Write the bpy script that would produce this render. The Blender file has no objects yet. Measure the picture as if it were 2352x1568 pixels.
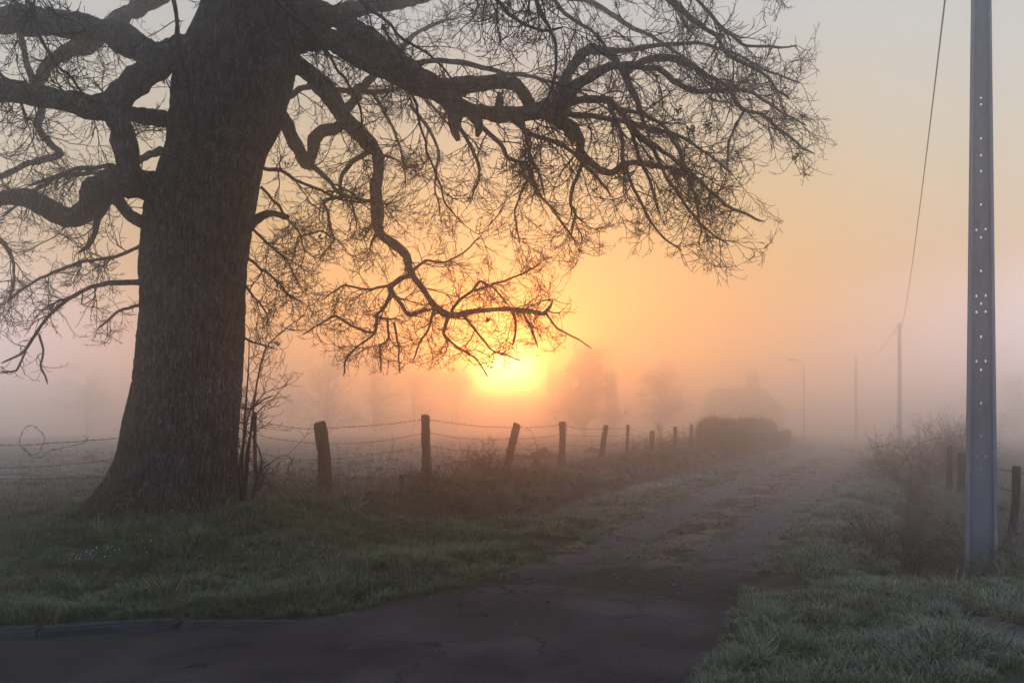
import bpy, bmesh, math, random
import numpy as np
from mathutils import Vector

random.seed(7)
rng = np.random.default_rng(11)
SC = bpy.context.scene
COL = SC.collection

# ------------------------------------------------------------------ camera
CAM_H = 1.6
cam_d = bpy.data.cameras.new("camera")
cam_d.lens = 28.0
cam_d.sensor_width = 36.0
cam_d.shift_y = 0.0855
cam_d.clip_start = 0.05
cam_d.clip_end = 3000.0
cam = bpy.data.objects.new("camera", cam_d)
cam.location = (0, 0, CAM_H)
cam.rotation_euler = (math.radians(90), 0, 0)
COL.objects.link(cam)
SC.camera = cam

# ------------------------------------------------------------------ sky
SUN_EL = math.radians(3.2)
SUN_AZ = math.radians(-0.35)          # from +Y towards +X
SUN = Vector((math.sin(SUN_AZ) * math.cos(SUN_EL), math.cos(SUN_AZ) * math.cos(SUN_EL), math.sin(SUN_EL)))
world = bpy.data.worlds.new("World")
SC.world = world
world.use_nodes = True
wn = world.node_tree.nodes
wl = world.node_tree.links
wn.clear()
w_out = wn.new("ShaderNodeOutputWorld")
sky = wn.new("ShaderNodeTexSky")
sky.sky_type = 'NISHITA'
sky.sun_disc = False
sky.sun_elevation = SUN_EL
sky.sun_rotation = SUN_AZ
sky.dust_density = 3.0
sky.air_density = 1.0
bg_sky = wn.new("ShaderNodeBackground")
bg_sky.inputs['Strength'].default_value = 0.02
wl.new(sky.outputs['Color'], bg_sky.inputs['Color'])
# thin high mist: a pale veil over the sky and the sun's own aureole shining through it
tc = wn.new("ShaderNodeTexCoord")


def wmath(op, a, b=None, clamp=False):
    n = wn.new("ShaderNodeMath")
    n.operation = op
    n.use_clamp = clamp
    for i, v in enumerate((a, b)):
        if v is None:
            continue
        if isinstance(v, (int, float)):
            n.inputs[i].default_value = v
        else:
            wl.new(v, n.inputs[i])
    return n.outputs[0]


def wcol(fac, rgb):
    n = wn.new("ShaderNodeVectorMath")
    n.operation = 'SCALE'
    n.inputs[0].default_value = rgb
    wl.new(fac, n.inputs['Scale'])
    return n.outputs[0]


def wadd(a, b):
    n = wn.new("ShaderNodeVectorMath")
    n.operation = 'ADD'
    wl.new(a, n.inputs[0])
    wl.new(b, n.inputs[1])
    return n.outputs[0]


dot = wn.new("ShaderNodeVectorMath")
dot.operation = 'DOT_PRODUCT'
wl.new(tc.outputs['Generated'], dot.inputs[0])
dot.inputs[1].default_value = SUN
ang = wmath('ARCCOSINE', wmath('MINIMUM', dot.outputs['Value'], 0.9999999))
sep = wn.new("ShaderNodeSeparateXYZ")
wl.new(tc.outputs['Generated'], sep.inputs[0])
elev = wmath('MAXIMUM', wmath('ARCSINE', sep.outputs['Z']), 0.0)


def sky_ramp(stops):
    r = wn.new("ShaderNodeValToRGB")
    wl.new(wmath('DIVIDE', elev, math.radians(90)), r.inputs['Fac'])
    c_ = r.color_ramp
    while len(c_.elements) < len(stops):
        c_.elements.new(0.5)
    for e, (p, c) in zip(c_.elements, stops):
        e.position = p
        e.color = (*c, 1)
    return r.outputs['Color']


# the eastern side is warm and bright, the rest of the sky a cool grey blue
WARM = sky_ramp([(0.0, (.95, .27, .03)), (0.07, (.54, .21, .015)), (0.17, (.45, .33, .145)), (0.30, (.395, .40, .40)), (0.60, (.28, .32, .40)), (1.0, (.19, .23, .32))])
COOL = sky_ramp([(0.0, (2.3, 2.7, 4.4)), (0.045, (1.15, 1.16, 1.60)), (0.12, (.54, .42, .29)), (0.20, (.475, .455, .40)), (0.32, (.395, .425, .45)), (0.60, (.28, .33, .42)), (1.0, (.19, .23, .33))])
BACK = sky_ramp([(0.0, (.58, .62, .82)), (0.15, (.46, .53, .72)), (0.40, (.30, .36, .50)), (1.0, (.19, .23, .33))])


def aureole(width_deg, rgb, power=1.0):
    t = wmath('DIVIDE', ang, math.radians(width_deg))
    if power != 1.0:
        t = wmath('POWER', t, power)
    return wcol(wmath('EXPONENT', wmath('MULTIPLY', t, -1.0)), rgb)


mix = wn.new("ShaderNodeMix")
mix.data_type = 'RGBA'
mr = wn.new("ShaderNodeMapRange")
mr.interpolation_type = 'SMOOTHSTEP'
mr.inputs['From Min'].default_value = math.radians(15)
mr.inputs['From Max'].default_value = math.radians(46)
wl.new(ang, mr.inputs['Value'])
wl.new(mr.outputs[0], mix.inputs[0])
wl.new(WARM, mix.inputs[6])
wl.new(COOL, mix.inputs[7])
mix2 = wn.new("ShaderNodeMix")
mix2.data_type = 'RGBA'
mr2 = wn.new("ShaderNodeMapRange")
mr2.interpolation_type = 'SMOOTHSTEP'
mr2.inputs['From Min'].default_value = math.radians(50)
mr2.inputs['From Max'].default_value = math.radians(110)
wl.new(ang, mr2.inputs['Value'])
wl.new(mr2.outputs[0], mix2.inputs[0])
wl.new(mix.outputs[2], mix2.inputs[6])
wl.new(BACK, mix2.inputs[7])
veil = mix2.outputs[2]
veil = wadd(veil, aureole(10.0, (.10, .0, .0)))
veil = wadd(veil, aureole(4.2, (9.0, 1.1, .0), 1.7))
veil = wadd(veil, aureole(2.3, (36.0, 21.0, 6.0), 3.4))
bg_veil = wn.new("ShaderNodeBackground")
bg_veil.inputs['Strength'].default_value = 1.0
wl.new(veil, bg_veil.inputs['Color'])
w_add = wn.new("ShaderNodeAddShader")
wl.new(bg_sky.outputs[0], w_add.inputs[0])
wl.new(bg_veil.outputs[0], w_add.inputs[1])
wl.new(w_add.outputs[0], w_out.inputs['Surface'])

world.cycles.sampling_method = 'MANUAL'
world.cycles.sample_map_resolution = 2048

# ------------------------------------------------------------------ sun
sun_d = bpy.data.lights.new("sun", 'SUN')
sun_d.energy = 0.4
sun_d.angle = math.radians(1.5)
sun_d.color = (1.0, .20, .0)
sun = bpy.data.objects.new("sun", sun_d)
sun.rotation_euler = SUN.to_track_quat('Z', 'Y').to_euler()
sun.location = (0, 40, 30)
COL.objects.link(sun)

# ------------------------------------------------------------------ exposure and sampling
SC.view_settings.view_transform = 'Standard'
SC.view_settings.look = 'None'
SC.view_settings.gamma = 1.0
SC.view_settings.exposure = 0.45
SC.view_settings.use_curve_mapping = False
SC.cycles.use_denoising = True
SC.cycles.max_bounces = 32
SC.cycles.volume_bounces = 20
SC.cycles.diffuse_bounces = 3
SC.cycles.transparent_max_bounces = 8
SC.cycles.sample_clamp_indirect = 1.2

# ------------------------------------------------------------------ helpers
FPX = 1829.0                                     # focal length in survey units


def P(px, py, Y):
    """survey reading (across, down) at depth Y -> world point"""
    return Vector(((px - 1176.0) / FPX * Y, Y, CAM_H + (985.0 - py) / FPX * Y))


def tag(o, label=None, cat=None, group=None, kind=None):
    if label:
        o["label"] = label
    if cat:
        o["category"] = cat
    if group:
        o["group"] = group
    if kind:
        o["kind"] = kind
    return o


def empty(name, loc=(0, 0, 0)):
    o = bpy.data.objects.new(name, None)
    o.location = loc
    o.empty_display_size = 0.2
    COL.objects.link(o)
    return o


def mesh_obj(name, verts, faces, mat, parent=None, smooth=True):
    """verts (n,3) array, faces (m,3|4) array or list -> one mesh object; world coordinates, even under a parent at an offset"""
    me = bpy.data.meshes.new(name)
    v = np.asarray(verts, dtype=np.float64)
    if parent is not None:
        v = v - np.array(parent_loc(parent))
    if isinstance(faces, np.ndarray):
        m, k = faces.shape
        me.vertices.add(len(v))
        me.vertices.foreach_set("co", v.astype(np.float32).ravel())
        me.loops.add(m * k)
        me.loops.foreach_set("vertex_index", faces.astype(np.int32).ravel())
        me.polygons.add(m)
        me.polygons.foreach_set("loop_start", np.arange(0, m * k, k, dtype=np.int32))
        me.polygons.foreach_set("loop_total", np.full(m, k, dtype=np.int32))
        me.update(calc_edges=True)
    else:
        me.from_pydata(v.tolist(), [], faces)
    me.polygons.foreach_set("use_smooth", np.full(len(me.polygons), smooth))
    me.validate()
    if mat:
        me.materials.append(mat)
    o = bpy.data.objects.new(name, me)
    COL.objects.link(o)
    if parent is not None:
        o.parent = parent
    return o


def parent_loc(p):
    l = Vector((0, 0, 0))
    while p is not None:
        l = l + p.location
        p = p.parent
    return l


def _hash(ix, iy, iz, seed):
    h = (ix.astype(np.int64) * 374761393 + iy.astype(np.int64) * 668265263 + iz.astype(np.int64) * 2147483647 + seed * 1274126177) & 0xFFFFFFFF
    h = ((h ^ (h >> 13)) * 1274126177) & 0xFFFFFFFF
    h = ((h ^ (h >> 16)) * 2246822519) & 0xFFFFFFFF
    return ((h ^ (h >> 15)) & 0xFFFFFF) / float(0xFFFFFF)


def vnoise(x, y, z=0.0, seed=0):
    """value noise in -1..1, vectorised"""
    x, y, z = np.broadcast_arrays(np.asarray(x, float), np.asarray(y, float), np.asarray(z, float))
    fx, fy, fz = np.floor(x), np.floor(y), np.floor(z)
    tx, ty, tz = x - fx, y - fy, z - fz
    tx, ty, tz = (t * t * (3 - 2 * t) for t in (tx, ty, tz))
    r = 0
    for dx in (0, 1):
        for dy in (0, 1):
            for dz in (0, 1):
                w = (tx if dx else 1 - tx) * (ty if dy else 1 - ty) * (tz if dz else 1 - tz)
                r = r + w * _hash(fx + dx, fy + dy, fz + dz, seed)
    return r * 2 - 1


def fbm(x, y, z=0.0, oct=4, seed=0):
    r, a = 0, 1.0
    for i in range(oct):
        r = r + a * vnoise(np.asarray(x) * 2 ** i, np.asarray(y) * 2 ** i, np.asarray(z) * 2 ** i, seed + i * 17)
        a *= 0.5
    return r


def sstep(a, b, x):
    t = np.clip((np.asarray(x, float) - a) / (b - a), 0, 1)
    return t * t * (3 - 2 * t)


def material(name, rough=0.9, spec=0.15):
    m = bpy.data.materials.new(name)
    m.use_nodes = True
    nt = m.node_tree
    b = nt.nodes["Principled BSDF"]
    b.inputs['Roughness'].default_value = rough
    b.inputs['Specular IOR Level'].default_value = spec
    return m, nt, b


def nz(nt, scale, detail=4.0, rough=0.6, vec=None, coord='Object', stretch=None):
    n = nt.nodes.new("ShaderNodeTexNoise")
    n.inputs['Scale'].default_value = scale
    n.inputs['Detail'].default_value = detail
    n.inputs['Roughness'].default_value = rough
    if vec is None:
        t = nt.nodes.new("ShaderNodeTexCoord")
        vec = t.outputs[coord]
    if stretch:
        mp = nt.nodes.new("ShaderNodeMapping")
        mp.inputs['Scale'].default_value = stretch
        nt.links.new(vec, mp.inputs['Vector'])
        vec = mp.outputs[0]
    nt.links.new(vec, n.inputs['Vector'])
    return n.outputs['Fac']


def cramp(nt, fac, stops, interp='LINEAR'):
    n = nt.nodes.new("ShaderNodeValToRGB")
    r = n.color_ramp
    r.interpolation = interp
    while len(r.elements) < len(stops):
        r.elements.new(0.5)
    for e, (p, c) in zip(r.elements, stops):
        e.position = p
        e.color = (*c, 1)
    nt.links.new(fac, n.inputs['Fac'])
    return n.outputs['Color']


def mixc(nt, fac, a, b, mode='MIX'):
    n = nt.nodes.new("ShaderNodeMix")
    n.data_type = 'RGBA'
    n.blend_type = mode
    for i, v in ((0, fac), (6, a), (7, b)):
        if isinstance(v, (int, float)):
            n.inputs[i].default_value = v
        elif isinstance(v, tuple):
            n.inputs[i].default_value = (*v, 1)
        else:
            nt.links.new(v, n.inputs[i])
    return n.outputs[2]


def bump(nt, b, height, strength=0.5, dist=0.02):
    n = nt.nodes.new("ShaderNodeBump")
    n.inputs['Strength'].default_value = strength
    n.inputs['Distance'].default_value = dist
    nt.links.new(height, n.inputs['Height'])
    nt.links.new(n.outputs[0], b.inputs['Normal'])
    return n


def fmath(nt, op, a, b=None, clamp=False):
    n = nt.nodes.new("ShaderNodeMath")
    n.operation = op
    n.use_clamp = clamp
    for i, v in enumerate((a, b)):
        if v is None:
            continue
        if isinstance(v, (int, float)):
            n.inputs[i].default_value = v
        else:
            nt.links.new(v, n.inputs[i])
    return n.outputs[0]


def frost_haze_amount(nt, vec, far=13.0, near=4.5):
    """rime in the open, thin under the oak; added paleness stands in for mist"""
    d = nt.nodes.new("ShaderNodeVectorMath")
    d.operation = 'DISTANCE'
    nt.links.new(vec, d.inputs[0])
    d.inputs[1].default_value = (-3.2, 8.6, .4)
    mr_ = nt.nodes.new("ShaderNodeMapRange")
    mr_.inputs['From Min'].default_value = near
    mr_.inputs['From Max'].default_value = far
    nt.links.new(d.outputs['Value'], mr_.inputs['Value'])
    return mr_.outputs[0]


def attr(nt, name, typ='GEOMETRY'):
    n = nt.nodes.new("ShaderNodeAttribute")
    n.attribute_name = name
    n.attribute_type = typ
    return n


# ------------------------------------------------------------------ the lie of the land
L_Y = [-50, 6.2, 7.0, 8.24, 11.04, 16.7, 29.3, 53.0, 420]
L_X = [-26, -2.6, -1.5, -.52, .93, 2.96, 8.4, 19.0, 183]
R_Y = [-50, 5.0, 6.7, 8.5, 13.6, 21.7, 39.0, 80.0, 420]
R_X = [-10, 1.1, 1.9, 2.7, 5.0, 8.9, 17.4, 36.0, 186]


def lane_l(y):
    return np.interp(y, L_Y, L_X)


def lane_r(y):
    return np.interp(y, R_Y, R_X)


FENCE = [(-14.0, 9.2), (-7.5, 10.6), (-4.0, 11.4), (-2.83, 12.3), (-1.47, 14.3), (-.1, 17.5), (1.28, 20.5), (2.7, 24.0), (3.98, 27.5), (5.46, 31), (7.07, 34.5), (8.56, 38), (9.7, 40.5)]
TREE = (-4.08, 10.05)


def land(x, y):
    """height of the ground at x, y (arrays)"""
    x = np.asarray(x, float)
    y = np.asarray(y, float)
    t = (lane_l(y) - x) * .92           # metres left of the lane
    u = (x - lane_r(y)) * .92           # metres right of the lane
    nearl = sstep(10.5, 15.0, y)        # the ditch opens up beyond the oak
    front = sstep(5.9, 7.2, y - x * .02)
    # left side: verge, ditch, bank, field
    verge = .05 * sstep(0, .6, t)
    ditch = -.55 * np.exp(-((t - 2.0) / .45) ** 2)
    bank = .46 * sstep(2.1, 3.0, t) + .10 * np.exp(-((t - 3.1) / .5) ** 2)
    far_l = verge + ditch + bank
    kerb_v = (y - (6.1 + (x + 3.92) * .26))          # distance behind the kerb line
    near_l = .09 * sstep(0.0, .15, kerb_v) * sstep(.05, .5, t) + .36 * sstep(.3, 4.6, kerb_v) * sstep(.4, 3.4, t)
    d = np.hypot(x - TREE[0], (y - TREE[1]))
    near_l = near_l + .24 * np.exp(-(d / 1.7) ** 2)
    left = near_l * (1 - nearl) + far_l * nearl
    # right side: verge, ditch, rough bank, low field
    open_r = sstep(7.3, 9.2, y)
    right = .05 * sstep(0, .5, u) - .72 * open_r * np.exp(-((u - (1.50 + .02 * np.clip(y, 8, 30))) / .40) ** 2) + .10 * sstep(2.1, 2.8, u) * open_r - .14 * sstep(4, 9, u)
    right = right + .05 * sstep(0, 1.0, u) * (1 - open_r)
    lane_w = np.where((t < 0) & (u < 0), 1.0, 0.0)
    z = np.where(t >= 0, left, np.where(u >= 0, right, 0.0))
    # a low crown in the middle of the lane, ruts beside it
    f = np.clip((x - lane_l(y)) / np.maximum(lane_r(y) - lane_l(y), .1), 0, 1)
    rut = -.035 * (np.exp(-((f - .27) / .11) ** 2) + np.exp(-((f - .74) / .11) ** 2)) * sstep(8.2, 10, y)
    z = z + lane_w * rut
    rough = np.where(lane_w > 0, .25, 1.0) * sstep(0, 0.5, np.maximum(t, u) + .3)
    z = z + rough * (.045 * fbm(x * 1.3, y * 1.3, 0, 3, 3) + .042 * fbm(x * 3.4, y * 3.4, 0, 2, 9))
    fieldm = sstep(3.2, 5.0, t) * sstep(11.5, 14.0, y) + sstep(3.0, 6.0, t) * sstep(13, 16, y) * 0
    z = z + fieldm * .05 * fbm(x * .55, y * .55, 0, 3, 21)
    # keep the tarmac and everything behind the camera flat
    asphalt_side = (kerb_v < 0.02) & (x < lane_r(y) + 0.0) | (y < 4.2)
    z = np.where(asphalt_side & (x < lane_r(np.maximum(y, 5.0)) + 0.05), -.02, z)
    return z


def land1(x, y):
    return float(land(np.array([x]), np.array([y]))[0])
# ------------------------------------------------------------------ ground materials
def ground_mat():
    m, nt, b = material("turf_soil", .95, .05)
    n1 = nz(nt, .55, 5)
    n2 = nz(nt, 3.2, 6, .65)
    n3 = nz(nt, 26, 4)
    c = cramp(nt, n1, [(.3, (.030, .030, .016)), (.5, (.040, .037, .022)), (.7, (.046, .037, .027))])
    c2 = cramp(nt, n2, [(.35, (.024, .020, .015)), (.55, (.045, .042, .025)), (.75, (.075, .068, .048))])
    c = mixc(nt, .55, c, c2)
    c = mixc(nt, fmath(nt, 'MULTIPLY', n3, .5), c, (.10, .095, .08))
    geo = nt.nodes.new("ShaderNodeNewGeometry")
    c = mixc(nt, fmath(nt, 'MULTIPLY', frost_haze_amount(nt, geo.outputs['Position']), fmath(nt, 'MULTIPLY', n2, .75)), c, (.38, .37, .36))
    wet = fmath(nt, 'MULTIPLY', attr(nt, "soil").outputs['Fac'], .75)
    c = mixc(nt, wet, c, cramp(nt, n3, [(.35, (.012, .008, .006)), (.7, (.050, .035, .026))]))
    nt.links.new(c, b.inputs['Base Color'])
    bump(nt, b, n3, .8, .03)
    return m


def asphalt_mat():
    m, nt, b = material("worn_asphalt", .9, .08)
    n1 = nz(nt, .8, 6, .65)
    n2 = nz(nt, 75, 3, .75)
    n3 = nz(nt, 3.2, 7, .72)
    n4 = nz(nt, 14, 5, .7)
    c = cramp(nt, n1, [(.35, (.022, .0195, .0200)), (.52, (.056, .050, .050)), (.66, (.105, .095, .095))])
    c = mixc(nt, cramp(nt, n3, [(.54, (0, 0, 0)), (.68, (.8, .8, .8))]), c, (.048, .036, .020))
    c = mixc(nt, cramp(nt, n4, [(.55, (0, 0, 0)), (.72, (.55, .55, .55))]), c, (.016, .013, .013))
    c = mixc(nt, cramp(nt, n2, [(.50, (0, 0, 0)), (.72, (.8, .8, .8))]), c, (.17, .155, .16))
    # a few hairline cracks and tar-dark patches
    cv = nt.nodes.new("ShaderNodeTexCoord")
    dn = nt.nodes.new("ShaderNodeTexNoise")
    dn.inputs['Scale'].default_value = 2.5
    dn.inputs['Detail'].default_value = 5
    nt.links.new(cv.outputs['Object'], dn.inputs['Vector'])
    ds = nt.nodes.new("ShaderNodeVectorMath")
    ds.operation = 'SCALE'
    ds.inputs['Scale'].default_value = .7
    nt.links.new(dn.outputs['Color'], ds.inputs[0])
    da = nt.nodes.new("ShaderNodeVectorMath")
    da.operation = 'ADD'
    nt.links.new(cv.outputs['Object'], da.inputs[0])
    nt.links.new(ds.outputs[0], da.inputs[1])
    vo = nt.nodes.new("ShaderNodeTexVoronoi")
    vo.feature = 'DISTANCE_TO_EDGE'
    vo.inputs['Scale'].default_value = .75
    nt.links.new(da.outputs[0], vo.inputs['Vector'])
    crack = fmath(nt, 'MULTIPLY', cramp(nt, vo.outputs['Distance'], [(.004, (1, 1, 1)), (.014, (0, 0, 0))]), cramp(nt, n1, [(.45, (0, 0, 0)), (.55, (.9, .9, .9))]))
    c = mixc(nt, crack, c, (.010, .008, .008))
    nt.links.new(c, b.inputs['Base Color'])
    bump(nt, b, n2, .8, .015)
    return m


def lane_mat():
    m, nt, b = material("gravel_lane", .92, .12)
    n1 = nz(nt, 1.6, 6, .65)
    n2 = nz(nt, 55, 4, .75)
    n3 = nz(nt, 2.6, 7, .7)
    strip = attr(nt, "strip").outputs['Fac']
    c = cramp(nt, n1, [(.3, (.055, .046, .047)), (.55, (.085, .070, .071)), (.75, (.15, .127, .128))])
    c = mixc(nt, cramp(nt, n2, [(.45, (0, 0, 0)), (.65, (.85, .85, .85))]), c, (.26, .23, .235))
    sm = fmath(nt, 'MULTIPLY', strip, cramp(nt, n3, [(.32, (0, 0, 0)), (.52, (1, 1, 1))]))
    moss = cramp(nt, n2, [(.3, (.15, .11, .05)), (.7, (.36, .275, .15))])
    c = mixc(nt, sm, c, moss)
    geo = nt.nodes.new("ShaderNodeNewGeometry")
    c = mixc(nt, fmath(nt, 'MULTIPLY', frost_haze_amount(nt, geo.outputs['Position'], 17.0, 6.0), fmath(nt, 'MULTIPLY', n2, .62)), c, (.40, .365, .355))  # frost film on gravel, whitening outward partly to paint in the distant mist
    mud = fmath(nt, 'MULTIPLY', attr(nt, 'mud').outputs['Fac'], .92)
    c = mixc(nt, mud, c, cramp(nt, n2, [(.4, (.016, .012, .011)), (.62, (.085, .068, .062))]))
    nt.links.new(c, b.inputs['Base Color'])
    bump(nt, b, n2, .9, .025)
    return m


def sheet(name, xs, ys, fn, mat, attrs=None):
    X, Y = np.meshgrid(xs, ys)
    Z = fn(X, Y)
    v = np.stack([X.ravel(), Y.ravel(), Z.ravel()], 1)
    nx = len(xs)
    i = np.arange((len(ys) - 1) * (nx - 1))
    a = (i // (nx - 1)) * nx + i % (nx - 1)
    f = np.stack([a, a + 1, a + nx + 1, a + nx], 1)
    o = mesh_obj(name, v, f, mat)
    for k, fn2 in (attrs or {}).items():
        at = o.data.attributes.new(k, 'FLOAT', 'POINT')
        at.data.foreach_set("value", fn2(X, Y).ravel().astype(np.float32))
    return o


def graded(lo, hi, d0, dmax, g):
    """positions from lo up to hi with a step growing away from lo"""
    out, p, d = [lo], lo, d0
    while p < hi:
        p += d
        d = min(d * g, dmax)
        out.append(p)
    out[-1] = hi
    return out


xs = sorted([-q for q in graded(6.5, 440, .12, 14, 1.07)] + list(np.arange(-6.4, 13.0, .09)) + graded(13.0, 440, .12, 14, 1.07))
ys = sorted([-q for q in graded(-3.0, 440, .3, 20, 1.12)] + list(np.arange(3.1, 22.0, .09)) + graded(22.0, 440, .11, 14, 1.05))


def ditch_soil(X, Y):
    """bare leaf-littered soil along the ditch bottoms"""
    t_, u_ = (lane_l(Y) - X) * .92, (X - lane_r(Y)) * .92
    a = np.exp(-((t_ - 2.05) / .40) ** 2) * sstep(12, 14.5, Y)
    b_ = np.exp(-((u_ - (1.52 + .02 * np.clip(Y, 8, 30))) / .36) ** 2) * sstep(7.4, 8.6, Y)
    return np.clip((a + b_) * 1.4, 0, 1)


ground = sheet("ground", np.array(xs), np.array(ys), land, ground_mat(), {"soil": ditch_soil})
tag(ground, kind="structure")

# the tarmac road in the foreground, a polygon with ragged edge laid on the land
ASPH = [(-60, -9), (-60, -9.4 + .0), (-30, -.72), (-12, 3.96), (-5, 5.78), (-3.92, 6.06), (-2.7, 6.37), (-1.85, 6.59), (-1.25, 7.0), (-.95, 7.25), (-.62, 7.72), (-.25, 8.02), (.35, 8.17), (.8, 8.0), (1.25, 7.7), (1.6, 7.35), (1.85, 6.95), (1.86, 6.55), (1.62, 5.95), (1.3, 5.3), (1.12, 4.9), (1.0, 4.2), (1.3, 3.0), (3.0, 1.2), (8, -.8), (60, -12), (60, -22), (-60, -22)]


def asphalt_sheet():
    pts = []
    for (a, b_) in zip(ASPH, ASPH[1:] + ASPH[:1]):
        n = max(1, int(math.hypot(b_[0] - a[0], b_[1] - a[1]) / .08)) if max(abs(a[0]), abs(b_[0])) < 7 else 6
        for i in range(n):
            t = i / n
            pts.append((a[0] + (b_[0] - a[0]) * t, a[1] + (b_[1] - a[1]) * t))
    pts = np.array(pts)
    nx_ = fbm(pts[:, 0] * 2.3, pts[:, 1] * 2.3, 0, 4, 5) * .05
    ragged = np.where((pts[:, 0] > -1.9) & (pts[:, 1] > 2), 1.0, .1)
    pts = pts + np.stack([nx_ * ragged, np.roll(nx_, 7) * ragged], 1)
    bm = bmesh.new()
    vs = [bm.verts.new((p[0], p[1], .012)) for p in pts]
    f = bm.faces.new(vs)
    r = bmesh.ops.extrude_face_region(bm, geom=[f])
    for e in r['geom']:
        if isinstance(e, bmesh.types.BMVert):
            e.co.z = -.06
    bmesh.ops.triangulate(bm, faces=bm.faces[:])
    bmesh.ops.recalc_face_normals(bm, faces=bm.faces[:])
    me = bpy.data.meshes.new("road")
    bm.to_mesh(me)
    bm.free()
    me.materials.append(asphalt_mat())
    o = bpy.data.objects.new("road", me)
    COL.objects.link(o)
    return tag(o, kind="structure")


road = asphalt_sheet()


def lane_sheet():
    yy = np.array(graded(6.9, 240, .10, 4, 1.03))
    ff = np.linspace(0, 1, 41)
    F, Y = np.meshgrid(ff, yy)
    wob = .16 * fbm(Y * .8, 0, 0, 3, 31)
    wob2 = .16 * fbm(Y * .8, 5, 0, 3, 37)
    X = (lane_l(Y) - .12 + wob) * (1 - F) + (lane_r(Y) + .12 + wob2) * F
    Z = land(X, Y) + .004 + .012 * fbm(X * 4, Y * 4, 0, 3, 51) * np.sin(F * np.pi)
    Z = np.where(Y < 8.6, np.minimum(Z, .006), Z) + .0
    v = np.stack([X.ravel(), Y.ravel(), Z.ravel()], 1)
    nx = len(ff)
    i = np.arange((len(yy) - 1) * (nx - 1))
    a = (i // (nx - 1)) * nx + i % (nx - 1)
    o = mesh_obj("lane", v, np.stack([a, a + 1, a + nx + 1, a + nx], 1), lane_mat())
    s = (np.exp(-((F - .50) / .10) ** 2) * sstep(8.6, 10.2, Y) + sstep(.12, .0, F) + sstep(.9, 1.0, F))
    at = o.data.attributes.new("strip", 'FLOAT', 'POINT')
    at.data.foreach_set("value", np.clip(s, 0, 1).ravel().astype(np.float32))
    mud = sstep(10.2, 8.2, Y + .9 * fbm(X * 1.6, Y * 1.6, 0, 3, 57))
    at = o.data.attributes.new("mud", 'FLOAT', 'POINT')
    at.data.foreach_set("value", mud.ravel().astype(np.float32))
    return tag(o, kind="structure")


lane = lane_sheet()
# ------------------------------------------------------------------ wood: materials, tubes, growth
def geo_z(nt, geo):
    s_ = nt.nodes.new("ShaderNodeSeparateXYZ")
    nt.links.new(geo.outputs['Position'], s_.inputs[0])
    return s_.outputs['Z']


def bark_mat():
    m, nt, b = material("oak_bark", .95, .08)
    t = nt.nodes.new("ShaderNodeTexCoord").outputs['Object']
    n1 = nz(nt, 3.0, 6, .65, t, stretch=(1, 1, .35))
    n2 = nz(nt, 26, 6, .7, t, stretch=(1, 1, .25))
    n3 = nz(nt, 5.5, 9, .78, t)
    c = cramp(nt, n2, [(.38, (.012, .008, .006)), (.48, (.068, .048, .042)), (.62, (.19, .145, .132))])
    c = mixc(nt, cramp(nt, n3, [(.46, (0, 0, 0)), (.62, (.85, .85, .85))]), c, (.205, .178, .170))      # grey lichen
    c = mixc(nt, cramp(nt, n1, [(.56, (0, 0, 0)), (.74, (.7, .7, .7))]), c, (.050, .033, .027))
    # bark plates with dark fissures between them
    mp = nt.nodes.new("ShaderNodeMapping")
    mp.inputs['Scale'].default_value = (1, 1, .36)
    nt.links.new(t, mp.inputs['Vector'])
    dz = nt.nodes.new("ShaderNodeTexNoise")
    dz.inputs['Scale'].default_value = 9
    dz.inputs['Detail'].default_value = 4
    nt.links.new(mp.outputs[0], dz.inputs['Vector'])
    va = nt.nodes.new("ShaderNodeVectorMath")
    va.operation = 'SCALE'
    va.inputs['Scale'].default_value = .20
    nt.links.new(dz.outputs['Color'], va.inputs[0])
    vb = nt.nodes.new("ShaderNodeVectorMath")
    vb.operation = 'ADD'
    nt.links.new(mp.outputs[0], vb.inputs[0])
    nt.links.new(va.outputs[0], vb.inputs[1])
    vo = nt.nodes.new("ShaderNodeTexVoronoi")
    vo.feature = 'DISTANCE_TO_EDGE'
    vo.inputs['Scale'].default_value = 21
    nt.links.new(vb.outputs[0], vo.inputs['Vector'])
    fis = cramp(nt, vo.outputs['Distance'], [(.02, (1, 1, 1)), (.16, (0, 0, 0))])
    c = mixc(nt, fmath(nt, 'MULTIPLY', fis, .60), c, (.010, .007, .006))
    geo = nt.nodes.new("ShaderNodeNewGeometry")
    sp = nt.nodes.new("ShaderNodeSeparateXYZ")
    nt.links.new(geo.outputs['Normal'], sp.inputs[0])
    up = fmath(nt, 'ADD', fmath(nt, 'MULTIPLY', sp.outputs['Z'], .75), fmath(nt, 'MULTIPLY', sp.outputs['X'], -.28))
    mm = fmath(nt, 'MULTIPLY', cramp(nt, up, [(.10, (0, 0, 0)), (.42, (1, 1, 1))]), cramp(nt, n1, [(.38, (0, 0, 0)), (.55, (1, 1, 1))]))
    c = mixc(nt, fmath(nt, 'MULTIPLY', mm, .75), c, (.060, .066, .016))                                   # moss on the weather side
    foot = fmath(nt, 'MULTIPLY', cramp(nt, fmath(nt, 'ADD', fmath(nt, 'MULTIPLY', geo_z(nt, geo), .55), fmath(nt, 'MULTIPLY', n1, .5)), [(.45, (1, 1, 1)), (.85, (0, 0, 0))]), .55)
    c = mixc(nt, foot, c, (.050, .054, .018))                                                             # green foot
    nt.links.new(c, b.inputs['Base Color'])
    hgt_ = fmath(nt, 'ADD', fmath(nt, 'MULTIPLY', n2, .5), fmath(nt, 'MULTIPLY', fis, -.8))
    bump(nt, b, hgt_, 1.0, .05)
    return m


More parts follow.
